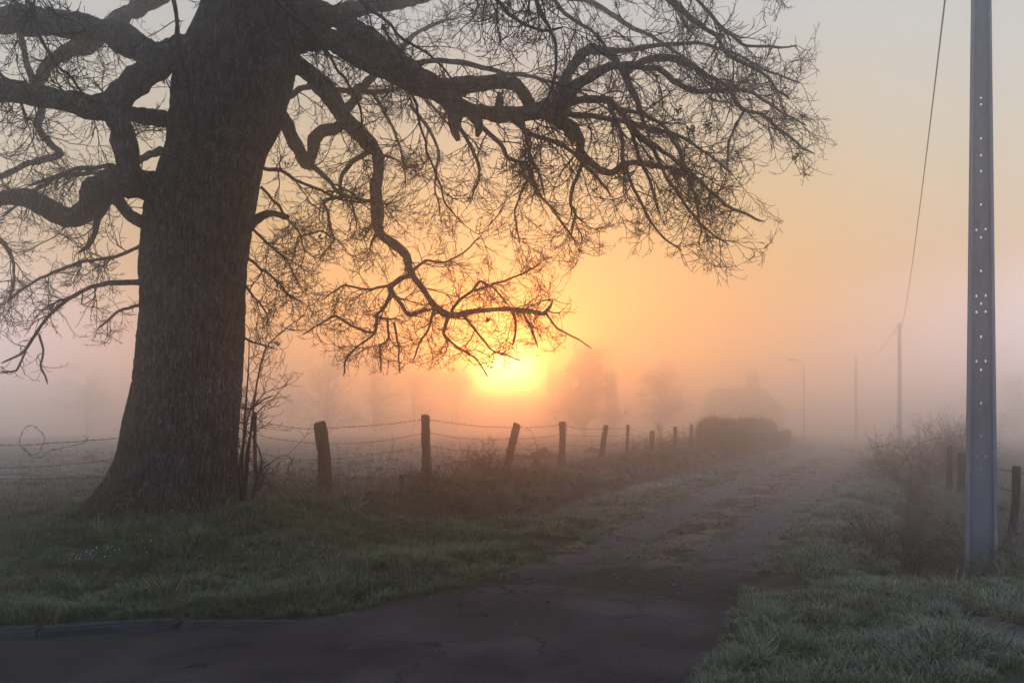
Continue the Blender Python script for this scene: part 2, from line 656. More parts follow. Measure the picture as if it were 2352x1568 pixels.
def plain_mat(name, c0, c1, scale=12, rough=.92, spec=.08, stretch=None, bmp=.4):
    m, nt, b = material(name, rough, spec)
    n = nz(nt, scale, 5, .65, stretch=stretch)
    nt.links.new(cramp(nt, n, [(.3, c0), (.7, c1)]), b.inputs['Base Color'])
    if bmp:
        bump(nt, b, n, bmp, .02)
    return m


BARK = bark_mat()
TWIG = plain_mat("twig_bark", (.022, .016, .014), (.060, .046, .040), 9)
BROWN_TWIG = plain_mat("bramble_stem", (.050, .030, .024), (.12, .080, .062), 9)


def spline(pts, step):
    """Catmull-Rom through rows of (x,y,z,r), resampled to about `step`"""
    p = np.asarray(pts, float)
    p = np.vstack([2 * p[0] - p[1], p, 2 * p[-1] - p[-2]])
    p[0, 3] = pts[0][3]
    p[-1, 3] = pts[-1][3]
    out = []
    for i in range(1, len(p) - 2):
        n = max(2, int(np.linalg.norm(p[i + 1, :3] - p[i, :3]) / step))
        t = np.linspace(0, 1, n, endpoint=False)[:, None]
        a, b, c, d = p[i - 1], p[i], p[i + 1], p[i + 2]
        lin = b * (1 - t) + c * t
        out.append(.45 * lin + .55 * .5 * ((2 * b) + (c - a) * t + (2 * a - 5 * b + 4 * c - d) * t ** 2 + (3 * b - a - 3 * c + d) * t ** 3))
    out.append(p[-2:-1])
    q = np.vstack(out)
    q[:, 3] = np.maximum(q[:, 3], .0015)
    return q


def tubes(path, rad, k, cap=True, lump=0.0, seed=0):
    """path (B,n,3), rad (B,n) -> verts, quad faces of B tubes with k sides"""
    B, n, _ = path.shape
    tan = np.gradient(path, axis=1)
    tan /= np.linalg.norm(tan, axis=2, keepdims=True) + 1e-9
    ref = np.zeros((B, 1, 3))
    m = tan.mean(1)
    ref[np.arange(B), 0, np.argmin(np.abs(m), axis=1)] = 1
    u = np.cross(tan, np.broadcast_to(ref, tan.shape))
    u /= np.linalg.norm(u, axis=2, keepdims=True) + 1e-9
    w = np.cross(tan, u)
    a = np.linspace(0, 2 * np.pi, k, endpoint=False)
    dirs = u[:, :, None, :] * np.cos(a)[None, None, :, None] + w[:, :, None, :] * np.sin(a)[None, None, :, None]
    R = np.broadcast_to(rad[:, :, None], (B, n, k)).copy()
    if lump:
        q = path[:, :, None, :] + dirs * R[..., None]
        R *= 1 + lump * (fbm(q[..., 0] * 4.5, q[..., 1] * 4.5, q[..., 2] * 4.5, 2, seed + 2) + .75 * fbm(q[..., 0] * 17, q[..., 1] * 17, q[..., 2] * 9, 2, seed + 5))
    v = path[:, :, None, :] + dirs * R[..., None]
    base = (np.arange(B) * n * k)[:, None, None]
    i = np.arange(n - 1)[None, :, None] * k
    j = np.arange(k)[None, None, :]
    j2 = (j + 1) % k
    f = np.stack([base + i + j, base + i + j2, base + i + k + j2, base + i + k + j], -1).reshape(-1, 4)
    return v.reshape(-1, 3), f


def merge(parts):
    vs, fs, o = [], [], 0
    for v, f in parts:
        if len(v) == 0:
            continue
        vs.append(v)
        fs.append(f + o)
        o += len(v)
    return np.vstack(vs), np.vstack(fs)


def unit(a):
    return a / (np.linalg.norm(a, axis=-1, keepdims=True) + 1e-9)


def grow(start, dirn, length, n, wob, g0, g1, r):
    """vectorised branch paths: sag g0 at the start, upturn g1 towards the tip"""
    B = len(start)
    p = np.zeros((B, n, 3))
    p[:, 0] = start
    d = unit(dirn)
    arc = r.normal(0, .13, (B, 3)) * (7.0 / n)
    st = (length / (n - 1))[:, None]
    for i in range(1, n):
        f = i / (n - 1)
        d = unit(d + arc + r.normal(0, wob, (B, 3)) + np.array([0, 0, 1.0]) * (g0 * (1 - f) + g1 * f))
        p[:, i] = p[:, i - 1] + d * st
    return p


def children(path, rad, per, t0, t1, lo, hi, spread, r, rmax, rmul=.6, lenfall=.5):
    """start points, directions, lengths, radii of side shoots on a batch of branches"""
    B, n, _ = path.shape
    bi = np.repeat(np.arange(B), per)
    t = r.uniform(t0, t1, len(bi)) * (n - 1.001)
    i = np.floor(t).astype(int)
    f = (t - i)[:, None]
    s = path[bi, i] * (1 - f) + path[bi, i + 1] * f
    tan = unit(path[bi, i + 1] - path[bi, i])
    rnd = unit(r.normal(0, 1, (len(bi), 3)))
    side = unit(rnd - tan * (rnd * tan).sum(1, keepdims=True))
    d = unit(tan + side * (spread * r.uniform(.6, 1.4, len(bi)))[:, None])
    L = r.uniform(lo, hi, len(bi)) * (1 - lenfall * t / n)
    ra = np.minimum((rad[bi, i] * (1 - f[:, 0]) + rad[bi, i + 1] * f[:, 0]) * rmul, rmax)
    return s, d, L, ra


def taper(r0, n, end=.35):
    return r0[:, None] * np.linspace(1, end, n)[None, :]


def inside(poly, x, y):
    x = np.asarray(x)
    c = np.zeros(x.shape, bool)
    j = len(poly) - 1
    for i in range(len(poly)):
        xi, yi = poly[i]
        xj, yj = poly[j]
        hit = ((yi > y) != (yj > y)) & (x < (xj - xi) * (y - yi) / (yj - yi + 1e-12) + xi)
        c ^= hit
        j = i
    return c


# crown outline as surveyed from the road (across, down)
OUTLINE = [(-2500, -6000), (4500, -6000), (2300, -700), (1985, -60), (1870, 15), (1905, 85), (1880, 150), (1912, 280), (1935, 365), (1900, 432), (1790, 430), (1815, 570), (1715, 655), (1640, 668), (1545, 600), (1440, 605), (1340, 600), (1275, 660), (1385, 700), (1372, 800), (1265, 815), (1160, 872), (1095, 850), (930, 862), (785, 868), (690, 790), (660, 740), (640, 810), (565, 830), (555, 700), (320, 700), (300, 795), (190, 800), (112, 884), (0, 862), (-60, 800), (-700, 700)]


def in_outline(p):
    Y = np.maximum(p[:, 1], .5)
    return inside(OUTLINE, 1176 + p[:, 0] / Y * FPX, 985 - (p[:, 2] - CAM_H) / Y * FPX) & (p[:, 1] > 4.3) & (p[:, 2] < 12.2)


def spray(limb, density, lo, hi, seed, sag=-.10, spread=1.1, fine=1.0, t0=.12, keep=in_outline):
    """side branches, twigs and shoots on one limb (rows x,y,z,r)"""
    r = np.random.default_rng(seed)
    seg = np.linalg.norm(np.diff(limb[:, :3], axis=0), axis=1)
    n1 = max(2, int(seg.sum() * density))
    path, rad = limb[None, :, :3], limb[None, :, 3]
    s, d, L, ra = children(path, rad, n1, t0, 1.0, lo, hi, spread, r, .010, .42, .25)
    # one shoot carries on from the limb's end
    s = np.vstack([s, limb[-1:, :3]])
    d = np.vstack([d, unit(limb[-1:, :3] - limb[-3:-2, :3])])
    L = np.append(L, hi * .8)
    ra = np.append(ra, min(.012, limb[-1, 3]))
    ra = np.maximum(ra, .0048)
    d = unit(d + np.array([0, 0, -.18]))
    p1 = grow(s, d, L, 11, .19, sag, .08, r)
    ok = keep(p1[:, -1]) & keep(p1[:, 6])
    p1, ra = p1[ok], ra[ok]
    parts = []
    if len(p1):
        q1 = taper(ra, 11, .4)
        parts.append(tubes(p1, q1, 4))
        s, d, L, rb = children(p1, q1, max(2, int(8 * fine)), .10, 1.0, .22, .72, .95, r, .0066, .7)
        rb = np.maximum(rb, .0042)
        p2 = grow(s, d, L, 8, .14, -.10, .15, r)
        ok = keep(p2[:, -1])
        p2, rb = p2[ok], rb[ok]
        if len(p2):
            q2 = taper(rb, 8, .5)
            parts.append(tubes(p2, q2, 3))
            s, d, L, rc = children(p2, q2, max(2, int(4 * fine)), .2, 1.0, .05, .22, .85, r, .0042, .85)
            rc = np.maximum(rc, .0033)
            p3 = grow(s, d, L, 5, .12, -.02, .22, r)
            ok = keep(p3[:, -1])
            p3, rc = p3[ok], rc[ok]
            if len(p3):
                parts.append(tubes(p3, taper(rc, 5, .8), 3))
    if not parts:
        return None
    return merge(parts)


# ------------------------------------------------------------------ the old oak
def oak():
    root = empty("oak_tree", (TREE[0], TREE[1], land1(*TREE)))
    tag(root, "huge gnarled bare oak with a massive trunk beside the barbed wire fence", "tree")
    # trunk: centre line and half widths read at the oak's depth
    Y0 = TREE[1]
    prof = [(1300, 392, 172), (1240, 392, 166), (1200, 391, 158), (1150, 391, 150), (1050, 402, 139), (950, 415, 132), (850, 427, 126), (750, 433, 123), (650, 437, 121), (550, 444, 128), (480, 451, 133), (400, 472, 127), (350, 489, 123), (280, 512, 134), (210, 524, 141), (130, 545, 138), (50, 572, 126), (-60, 585, 112), (-200, 590, 100), (-350, 600, 84), (-500, 605, 66), (-620, 600, 46)]
    rows = [(*P(cx + 9, py, Y0), hw * (.865 if py > 300 else .89) / FPX * Y0) for py, cx, hw in prof]
    q = spline(rows, .019)
    k = 320
    a = np.linspace(0, 2 * np.pi, k, endpoint=False)
    A, Z = np.meshgrid(a, q[:, 2])
    R = np.repeat(q[:, 3:4], k, 1)
    ca, sa = np.cos(A), np.sin(A)
    h = Z - .42
    flare = np.exp(-np.clip(h, 0, None) / (.30 + .16 * np.clip(-ca, 0, 1)))
    lobes = .12 + .62 * np.clip(np.cos(A - math.radians(192)), 0, 1) ** 3 + .22 * np.clip(np.cos(A - math.radians(250)), 0, 1) ** 6 + .16 * np.clip(np.cos(A - math.radians(318)), 0, 1) ** 8 + .25 * np.clip(np.cos(A - math.radians(95)), 0, 1) ** 4
    R = R * (1 + flare * lobes)
    R = R * (1 + .045 * fbm(ca * 1.1, sa * 1.1, Z * .75, 3, 61))
    # burrs and swellings
    for (ba, bz, bw, bh) in [(math.radians(352), 2.02, .16, .07), (math.radians(282), 4.35, .35, .10), (math.radians(225), 3.6, .4, .06), (math.radians(300), 2.9, .3, .035), (math.radians(185), 1.7, .3, .05)]:
        da = np.angle(np.exp(1j * (A - ba))) * R
        R = R + bh * np.exp(-((da / bw) ** 2 + ((Z - bz) / bw) ** 2))
    uu = A * .68
    warp = .05 * fbm(uu * 3, Z * 1.2, 0, 2, 71)
    per = np.minimum(A, 2 * np.pi - A)
    r1 = np.abs(fbm(ca * 11 + warp * 8, sa * 11 + warp * 5, Z * 1.7, 3, 81))
    r2 = np.abs(fbm(ca * 27, sa * 27, Z * 7, 2, 83))
    R = R + .085 * np.clip(r1, 0, .42) + .030 * np.clip(r2, 0, .5) - .030
    X = q[:, 0:1] + R * ca
    Yv = q[:, 1:2] + R * sa
    v = np.stack([X, Yv, Z], -1).reshape(-1, 3)
    n = len(q)
    i = np.arange(n - 1)[:, None] * k
    j = np.arange(k)[None, :]
    f = np.stack([i + j, i + (j + 1) % k, i + k + (j + 1) % k, i + k + j], -1).reshape(-1, 4)
    mesh_obj("trunk", v, f, BARK, root)

    # limbs: (name, depth list or single, [(across, down, half width, depth offset)...], twig settings)
    T = []

    def limb(name, pts, dens=4.0, lo=.5, hi=1.3, sag=-.10, fine=1.0, t0=.12):
        T.append((name, pts, dens, lo, hi, sag, fine, t0))

    # --- left side
    limb("limb", [(500, 90, 40, -.2), (420, 118, 38, -.45), (360, 148, 34, -.6), (305, 198, 32, -.7), (262, 236, 32, -.75), (215, 250, 29, -.8), (160, 233, 27, -.9), (100, 221, 27, -1.0), (40, 214, 28, -1.1), (-60, 205, 26, -1.2), (-220, 190, 20, -1.3), (-420, 120, 12, -1.3), (-560, 90, 5, -1.2)], 3.6, .5, 1.3)
    limb("limb", [(372, 452, 30, -.35), (322, 432, 31, -.6), (293, 398, 31, -.7), (286, 350, 29, -.75), (278, 302, 29, -.75), (262, 262, 28, -.75), (248, 240, 24, -.75)], 2.5, .3, .8)
    limb("limb", [(352, 150, 30, -.55), (338, 122, 30, -.5), (300, 90, 31, -.4), (240, 68, 31, -.2), (176, 58, 31, 0), (80, 50, 33, .2), (0, 52, 32, .3), (-90, 60, 29, .4), (-240, 30, 22, .5), (-430, -30, 12, .6), (-600, -40, 5, .6)], 3.6, .5, 1.3)
    limb("limb", [(352, 415, 26, .25), (300, 420, 28, .4), (262, 425, 31, .5), (222, 440, 32, .6), (203, 478, 28, .65), (176, 499, 27, .7), (140, 497, 26, .7), (90, 468, 24, .7), (45, 455, 20, .7), (0, 455, 19, .7), (-80, 475, 17, .7), (-200, 440, 13, .7), (-380, 430, 6, .7)], 4.0, .5, 1.2)
    limb("branch", [(258, 448, 12, .6), (228, 500, 10, .5), (210, 545, 8, .4), (196, 568, 5, .3), (178, 580, 3, .3)], 4, .3, .7)
    limb("branch", [(330, 512, 15, .3), (292, 490, 14, .5), (262, 458, 13, .6)], 3, .3, .7)
    limb("branch", [(395, 278, 22, .2), (345, 268, 20, 0), (295, 262, 17, -.4)], 3, .4, .8)
    limb("limb", [(470, -40, 26, 1.0), (410, -25, 22, 1.4), (350, 0, 20, 1.7), (290, 33, 19, 2.0), (240, 70, 19, 2.2), (200, 108, 20, 2.3), (165, 112, 17, 2.3), (128, 132, 14, 2.3), (102, 165, 14, 2.3), (82, 200, 12, 2.3), (95, 250, 10, 2.3), (85, 288, 9, 2.3), (112, 325, 9, 2.3), (135, 352, 8, 2.3), (60, 378, 7, 2.2), (0, 402, 6, 2.1), (-70, 430, 4, 2.0)], 4.2, .5, 1.2)
    limb("branch", [(82, 195, 9, 2.3), (64, 150, 8, 2.2), (52, 90, 7, 2.1), (40, 20, 6, 2.0), (10, -60, 4, 1.9)], 4, .5, 1.0)
    limb("branch", [(262, 380, 7, .9), (180, 385, 6, 1.0), (110, 420, 5.5, 1.1), (60, 452, 4, 1.2), (0, 500, 3, 1.2)], 5, .4, 1.0)
    limb("branch", [(370, 345, 12, .8), (320, 370, 9, 1.2), (250, 390, 7, 1.6), (150, 400, 6, 1.9), (60, 430, 4, 2.1)], 5, .4, 1.0)
    limb("branch", [(330, 648, 8, -.45), (245, 648, 6.5, -.7), (200, 657, 6, -.8), (160, 684, 5.5, -.85), (122, 722, 5, -.9), (84, 770, 4.5, -.95), (48, 810, 4, -1.0), (10, 832, 2.5, -1.0)], 3.4, .25, .6, -.05, .7)
    limb("branch", [(90, 768, 4, -.9), (98, 800, 3.5, -.9), (92, 835, 3, -.9), (108, 880, 2, -.9)], 4, .15, .35, -.05, .6)
    limb("branch", [(60, 805, 3.5, -.95), (40, 850, 3, -.95), (5, 856, 2, -.95)], 4, .15, .35, -.05, .6)
    limb("branch", [(328, 560, 6, .5), (270, 590, 5, .8), (190, 600, 4.5, 1.1), (90, 640, 4, 1.4), (20, 690, 3, 1.6)], 5, .4, .9)
    limb("branch", [(322, 700, 5, .6), (270, 715, 4, .9), (220, 760, 3, 1.1)], 5, .3, .6)
    limb("branch", [(-60, 520, 8, 1.5), (10, 560, 6, 1.6), (30, 620, 4, 1.6), (20, 700, 3, 1.6)], 6, .3, .8)
    # --- right side: the great limb
    limb("limb", [(620, 70, 40, .2), (686, 92, 32, .1), (725, 89, 27, 0), (774, 96, 28, -.1), (814, 118, 28, -.2), (853, 141, 31, -.3), (899, 155, 34, -.4), (938, 174, 33, -.5), (988, 198, 29, -.6), (1022, 215, 29, -.65), (1040, 236, 27, -.7), (1072, 256, 18, -.75), (1119, 261, 17, -.85), (1168, 262, 18, -.95), (1210, 258, 19, -1.05), (1262, 250, 25, -1.1), (1290, 236, 20, -1.1), (1318, 202, 14, -1.1), (1345, 178, 12, -1.1), (1375, 160, 11, -1.1), (1410, 152, 8, -1.1), (1470, 150, 6, -1.1)], 3.2, .5, 1.2, t0=.25)
    limb("limb", [(640, 5, 32, .3), (690, 12, 26, .25), (730, 18, 24, .2), (781, 43, 26, .1), (827, 72, 28, 0), (866, 102, 29, -.15), (899, 132, 30, -.3), (925, 160, 26, -.45)], 2.5, .4, 1.0, t0=.3)
    limb("limb", [(1022, 214, 26, -.65), (1053, 203, 24, -.5), (1102, 194, 18, -.4), (1152, 187, 15, -.45), (1184, 189, 15, -.6), (1201, 211, 14, -.75), (1220, 241, 14, -.95), (1245, 255, 14, -1.1)], 3.4, .4, 1.0)
    limb("limb", [(1262, 256, 20, -1.1), (1290, 282, 17, -1.0), (1312, 294, 15, -.95), (1328, 315, 11, -.9), (1334, 348, 9, -.85), (1352, 370, 9, -.8), (1380, 386, 9, -.75), (1407, 396, 9, -.7), (1428, 380, 8, -.7), (1456, 374, 8, -.7), (1490, 379, 7, -.7), (1535, 388, 6, -.7), (1572, 398, 5, -.7), (1610, 420, 3.5, -.7)], 4.2, .4, 1.1)
    limb("limb", [(1270, 244, 16, -.9), (1296, 197, 13, -.4), (1316, 157, 13, 0), (1332, 131, 13, .2), (1360, 112, 13, .4), (1390, 120, 12, .5), (1412, 134, 10, .5), (1428, 160, 9, .5), (1446, 191, 8, .5), (1464, 223, 7, .5), (1473, 253, 6, .5), (1486, 290, 5, .5), (1500, 330, 3.5, .5)], 4, .5, 1.2)
    limb("branch", [(1392, 120, 9, .5), (1437, 116, 8, .5), (1486, 107, 7, .5), (1535, 102, 6.5, .5), (1600, 100, 5, .5), (1680, 120, 4, .5), (1760, 160, 3, .4), (1840, 190, 2.5, .3)], 5, .5, 1.1)
    limb("branch", [(1432, 176, 9, .4), (1452, 158, 10, .4), (1473, 142, 11, .4), (1517, 134, 11, .4), (1553, 139, 10, .4), (1582, 151, 8, .4), (1615, 169, 7, .4), (1660, 190, 5.5, .3), (1731, 215, 4.5, .2), (1800, 262, 3.5, .1), (1850, 292, 2.5, 0)], 5, .5, 1.1)
    limb("branch", [(1440, 150, 8, -.6), (1509, 160, 8, -.7), (1553, 190, 8, -.75), (1589, 207, 8, -.8), (1626, 205, 8, -.8), (1678, 208, 8, -.8), (1692, 231, 7, -.8), (1710, 250, 6, -.8), (1753, 264, 5, -.8), (1798, 304, 4, -.8), (1842, 338, 3.2, -.8), (1875, 352, 2.5, -.8)], 4.6, .45, 1.0)
    limb("branch", [(1710, 252, 4.5, -.8), (1692, 290, 4, -.75), (1676, 330, 3.5, -.7), (1672, 382, 2.5, -.7)], 5, .3, .7)
    limb("branch", [(1300, 236, 12, -1.1), (1353, 227, 11, -1.15), (1400, 233, 10, -1.2), (1428, 262, 9, -1.25), (1448, 295, 8.5, -1.3), (1486, 329, 8, -1.35), (1535, 357, 7, -1.4), (1580, 392, 6, -1.45), (1624, 431, 5.2, -1.5), (1664, 467, 4.6, -1.5), (1709, 487, 4, -1.5), (1755, 508, 3, -1.5)], 5, .45, 1.05)
    limb("branch", [(1400, 240, 7, -1.3), (1425, 298, 6, -1.5), (1431, 365, 5.2, -1.6), (1455, 432, 4.6, -1.7), (1486, 498, 4, -1.7), (1522, 543, 3.2, -1.7), (1570, 574, 2.2, -1.7)], 5.2, .35, .9)
    limb("branch", [(1486, 329, 7, -1.3), (1504, 345, 6, -1.2), (1535, 414, 5.2, -1.1), (1571, 467, 4.6, -1.0), (1611, 512, 4, -1.0), (1676, 564, 2.2, -1.0)], 5.2, .35, .9)
    limb("branch", [(1420, 250, 7, -.9), (1480, 262, 6, -.7), (1517, 289, 5.5, -.6), (1555, 345, 5, -.5), (1590, 420, 4.2, -.5), (1606, 500, 3.4, -.5), (1608, 570, 2.4, -.5)], 5.2, .35, .9)
    limb("branch", [(1446, 292, 6, -1.2), (1480, 380, 5, -1.0), (1500, 450, 4, -.9), (1520, 500, 3, -.9)], 5, .35, .8)
    limb("branch", [(1275, 262, 9, -1.0), (1340, 262, 8, -.7), (1420, 280, 7, -.4), (1500, 300, 6, -.1), (1590, 330, 4.5, .1), (1680, 400, 3, .2)], 5, .4, 1.0)
    limb("branch", [(925, 158, 9, -.3), (960, 146, 8, .1), (1004, 138, 7.5, .4), (1070, 147, 7, .7), (1135, 161, 7, .9), (1201, 177, 6, 1.0), (1266, 190, 5, 1.1), (1340, 215, 4, 1.2), (1420, 260, 3, 1.2)], 4.6, .45, 1.0)
    limb("limb", [(690, 62, 24, .5), (745, 44, 22, .8), (790, 27, 21, 1.1), (845, 12, 20, 1.4), (930, 0, 18, 1.7), (1020, -18, 15, 2.0), (1120, -30, 11, 2.2), (1240, -20, 8, 2.3), (1344, 0, 6.5, 2.3), (1420, 44, 5.5, 2.2), (1509, 90, 4.5, 2.1), (1590, 150, 3.2, 2.0), (1660, 230, 2.4, 1.9)], 4.2, .5, 1.2)
    limb("branch", [(1080, 270, 8, -.75), (1098, 288, 8, -.6), (1121, 306, 7, -.5), (1146, 328, 7, -.4), (1161, 361, 6.5, -.3), (1201, 381, 6, -.3), (1221, 398, 5.5, -.3), (1240, 443, 4.5, -.3), (1263, 470, 3, -.3)], 5, .35, .9)
    limb("branch", [(1168, 270, 8, -.95), (1194, 290, 7, -.9), (1220, 312, 6.5, -.8), (1266, 328, 6.5, -.7), (1316, 354, 6, -.6), (1348, 387, 5.5, -.6), (1378, 417, 5, -.6), (1406, 450, 3, -.6)], 5, .35, .9)
    limb("branch", [(1340, 364, 7, -.8), (1333, 388, 6, -.7), (1319, 426, 5.2, -.6), (1309, 470, 4.4, -.6), (1322, 494, 4, -.6), (1316, 540, 2.6, -.6)], 5, .35, .8)
    limb("branch", [(1200, 270, 7, -1.2), (1206, 310, 6, -1.4), (1216, 355, 5, -1.5), (1236, 400, 4, -1.6), (1248, 450, 3, -1.6)], 5, .35, .8)
    limb("branch", [(1060, 262, 7, -.7), (1052, 290, 6, -.6), (1080, 340, 4.5, -.5), (1100, 400, 3.5, -.5), (1085, 460, 2.5, -.5)], 5.5, .35, .8)
    limb("branch", [(1222, 398, 4.5, -.3), (1195, 440, 3.6, -.2), (1180, 490, 3, -.1), (1190, 560, 2, 0)], 5.5, .3, .8)
    limb("branch", [(1263, 470, 3.6, -.3), (1290, 510, 3, -.3), (1330, 560, 2, -.3)], 6, .3, .8)
    # knobs and broken stubs under the great limb
    limb("dead_stub", [(1046, 250, 16, -.75), (1040, 282, 15, -.8), (1044, 302, 13, -.8), (1050, 318, 7, -.8)], 0)
    limb("dead_stub", [(1092, 262, 13, -.8), (1100, 290, 13, -.85), (1097, 306, 10, -.85), (1094, 316, 5, -.85)], 0)
    limb("dead_stub", [(1140, 262, 11, -.9), (1148, 244, 11, -.95), (1150, 228, 9, -.95), (1149, 216, 5, -.95)], 0)
    limb("dead_stub", [(1180, 262, 12, -1.0), (1200, 290, 9, -1.1), (1212, 312, 7, -1.1), (1218, 322, 4, -1.1)], 0)
    limb("dead_stub", [(1300, 288, 15, -1.0), (1316, 308, 13, -1.05), (1318, 322, 9, -1.05), (1316, 330, 5, -1.05)], 0)
    # --- right side: the crooked limb that hangs over the field
    limb("limb", [(640, 130, 24, .5), (682, 146, 21, .6), (718, 174, 21, .7), (751, 203, 21, .75), (774, 239, 20, .8), (791, 272, 21, .85), (817, 302, 19, .9), (846, 331, 18, .95), (863, 353, 17, 1.0), (867, 394, 15, 1.0), (866, 426, 14.5, 1.0), (866, 470, 14, 1.0), (866, 520, 13, 1.0), (873, 540, 12, 1.0), (900, 560, 11.5, 1.0), (932, 588, 10, 1.0), (946, 629, 9.5, 1.0), (967, 660, 8, 1.0), (998, 700, 8, 1.0), (1025, 721, 9, 1.0), (1064, 719, 7.5, 1.0), (1123, 711, 6.5, 1.0), (1162, 709, 6, 1.0), (1213, 715, 5.5, 1.0), (1250, 721, 5, 1.0), (1263, 705, 4, 1.0), (1270, 687, 2.5, 1.0)], 3.4, .3, .95, -.04, 1.0, .3)
    limb("branch", [(945, 632, 8, 1.0), (920, 641, 8, .95), (897, 660, 9, .9), (908, 681, 7, .9), (924, 703, 6, .9), (940, 722, 5.5, .9), (967, 711, 5, .95), (1000, 704, 5, 1.0)], 5, .3, .8)
    limb("branch", [(898, 672, 6, .9), (885, 698, 5, .85), (873, 711, 4.5, .8), (858, 725, 4, .8), (882, 731, 4, .75), (905, 734, 3, .7)], 5, .3, .8)
    limb("branch", [(866, 727, 4.5, .8), (863, 762, 4, .8), (835, 758, 3.8, .9), (799, 742, 3.4, 1.0), (771, 727, 3, 1.1), (732, 742, 2.6, 1.2), (694, 770, 2, 1.2)], 5, .3, .7)
    limb("branch", [(863, 762, 3.6, .8), (830, 790, 3.2, .8), (797, 823, 2.8, .8), (788, 866, 2, .8)], 5, .2, .5)
    limb("branch", [(890, 733, 3.6, .75), (893, 782, 3, .7), (874, 797, 2.8, .7), (871, 852, 2, .7)], 5, .2, .5)
    limb("branch", [(905, 740, 3.2, .75), (915, 790, 2.6, .7), (920, 858, 1.8, .7)], 5, .2, .5)
    limb("branch", [(1030, 725, 5, 1.0), (1022, 770, 4, .95), (1055, 800, 3.2, .9), (1092, 822, 2.6, .9), (1120, 866, 2, .9)], 6, .25, .6)
    limb("branch", [(1060, 722, 4.6, 1.0), (1100, 760, 3.6, 1.1), (1130, 800, 3, 1.15), (1200, 830, 2.2, 1.2)], 6, .3, .7)
    limb("branch", [(1000, 704, 4.5, 1.0), (985, 750, 3.5, 1.0), (960, 790, 2.8, 1.0), (945, 830, 2, 1.0)], 5.5, .25, .6)
    limb("branch", [(1178, 712, 4, 1.0), (1182, 746, 3.6, .95), (1179, 789, 3, .95), (1168, 782, 2.2, .95)], 4, .25, .55)
    limb("branch", [(1200, 715, 4, 1.0), (1220, 760, 3.2, 1.1), (1236, 800, 2.4, 1.1)], 6, .25, .6)
    limb("branch", [(1252, 718, 3.6, 1.0), (1275, 750, 3, .9), (1310, 770, 2.4, .85), (1360, 800, 1.8, .8)], 6, .25, .6)
    limb("branch", [(1037, 714, 5, 1.0), (1060, 684, 4.4, 1.05), (1085, 666, 4, 1.1), (1100, 642, 3.6, 1.15), (1130, 660, 3, 1.2), (1170, 700, 2.2, 1.3)], 6, .3, .8)
    limb("branch", [(1085, 668, 4, 1.1), (1140, 655, 3.4, 1.2), (1200, 628, 2.6, 1.3), (1240, 600, 2, 1.4)], 6, .3, .8)
    limb("branch", [(946, 625, 5, 1.0), (975, 600, 4, 1.2), (1020, 600, 3.2, 1.4), (1080, 570, 2.4, 1.6), (1110, 540, 2, 1.7)], 6, .3, .8)
    limb("branch", [(900, 655, 4, .9), (850, 665, 3.4, 1.1), (790, 655, 2.8, 1.3), (740, 690, 2.2, 1.5)], 6, .3, .8)
    limb("branch", [(866, 535, 6, 1.0), (855, 555, 4.5, .95), (850, 575, 3, .9)], 1, .1, .2)
    limb("branch", [(872, 355, 5, 1.0), (895, 360, 4.5, .9), (920, 368, 3.5, .85)], 1, .1, .25)
    # the V of grey wood by the trunk
    limb("limb", [(625, 240, 20, .9), (653, 279, 18, 1.1), (673, 315, 18, 1.2), (692, 354, 17, 1.3), (708, 384, 14, 1.3), (718, 356, 14, 1.3), (725, 325, 15, 1.3), (742, 303, 15, 1.25), (774, 292, 14, 1.1), (795, 285, 13, .95)], 2.4, .4, .9, t0=.3)
    limb("branch", [(715, 380, 8, 1.3), (733, 395, 7, 1.3), (758, 417, 6, 1.3), (778, 446, 5, 1.3), (800, 456, 4.5, 1.3), (850, 460, 4, 1.3), (900, 470, 2.5, 1.4)], 5, .35, .8)
    limb("branch", [(845, 350, 8, 1.05), (825, 362, 7.5, 1.2), (806, 372, 7, 1.3), (788, 400, 6, 1.4), (781, 432, 5.5, 1.4), (790, 452, 5, 1.4)], 4, .35, .8)
    limb("branch", [(790, 450, 5, 1.3), (741, 463, 4.2, 1.3), (756, 490, 4, 1.3), (760, 520, 3.6, 1.3), (768, 550, 3, 1.3), (740, 590, 2.2, 1.3)], 5.5, .35, .9)
    limb("branch", [(806, 456, 4, 1.3), (812, 490, 3.6, 1.3), (816, 524, 2.6, 1.3)], 1.5, .1, .3)
    limb("branch", [(760, 545, 3.6, 1.3), (735, 530, 3.2, 1.4), (710, 536, 3, 1.5), (680, 545, 2.4, 1.6), (675, 600, 1.8, 1.6)], 6, .3, .7)
    limb("branch", [(791, 255, 12, .9), (814, 226, 12, 1.6), (832, 205, 12, 2.0), (850, 180, 11, 2.3), (880, 150, 9, 2.6), (930, 100, 7, 3.0), (990, 60, 5, 3.2), (1060, 40, 3.5, 3.3)], 4.2, .45, 1.0)
    limb("branch", [(660, 222, 9, 1.0), (690, 208, 8, 1.5), (715, 197, 8, 1.9), (771, 207, 8, 2.2), (827, 210, 8, 2.3), (870, 214, 7, 2.5), (930, 206, 6, 2.7), (980, 230, 4.5, 2.8), (1030, 290, 3.2, 2.9)], 4.6, .45, 1.0)
    limb("branch", [(855, 215, 6, 2.4), (880, 245, 5, 2.5), (905, 300, 4, 2.6), (925, 370, 3, 2.6), (930, 430, 2.2, 2.6)], 5.5, .4, .9)
    limb("branch", [(940, 240, 6, 1.5), (990, 300, 5, 1.7), (1010, 360, 4.2, 1.8), (1000, 420, 3, 1.9), (1010, 490, 2.2, 1.9)], 5.5, .4, .9)
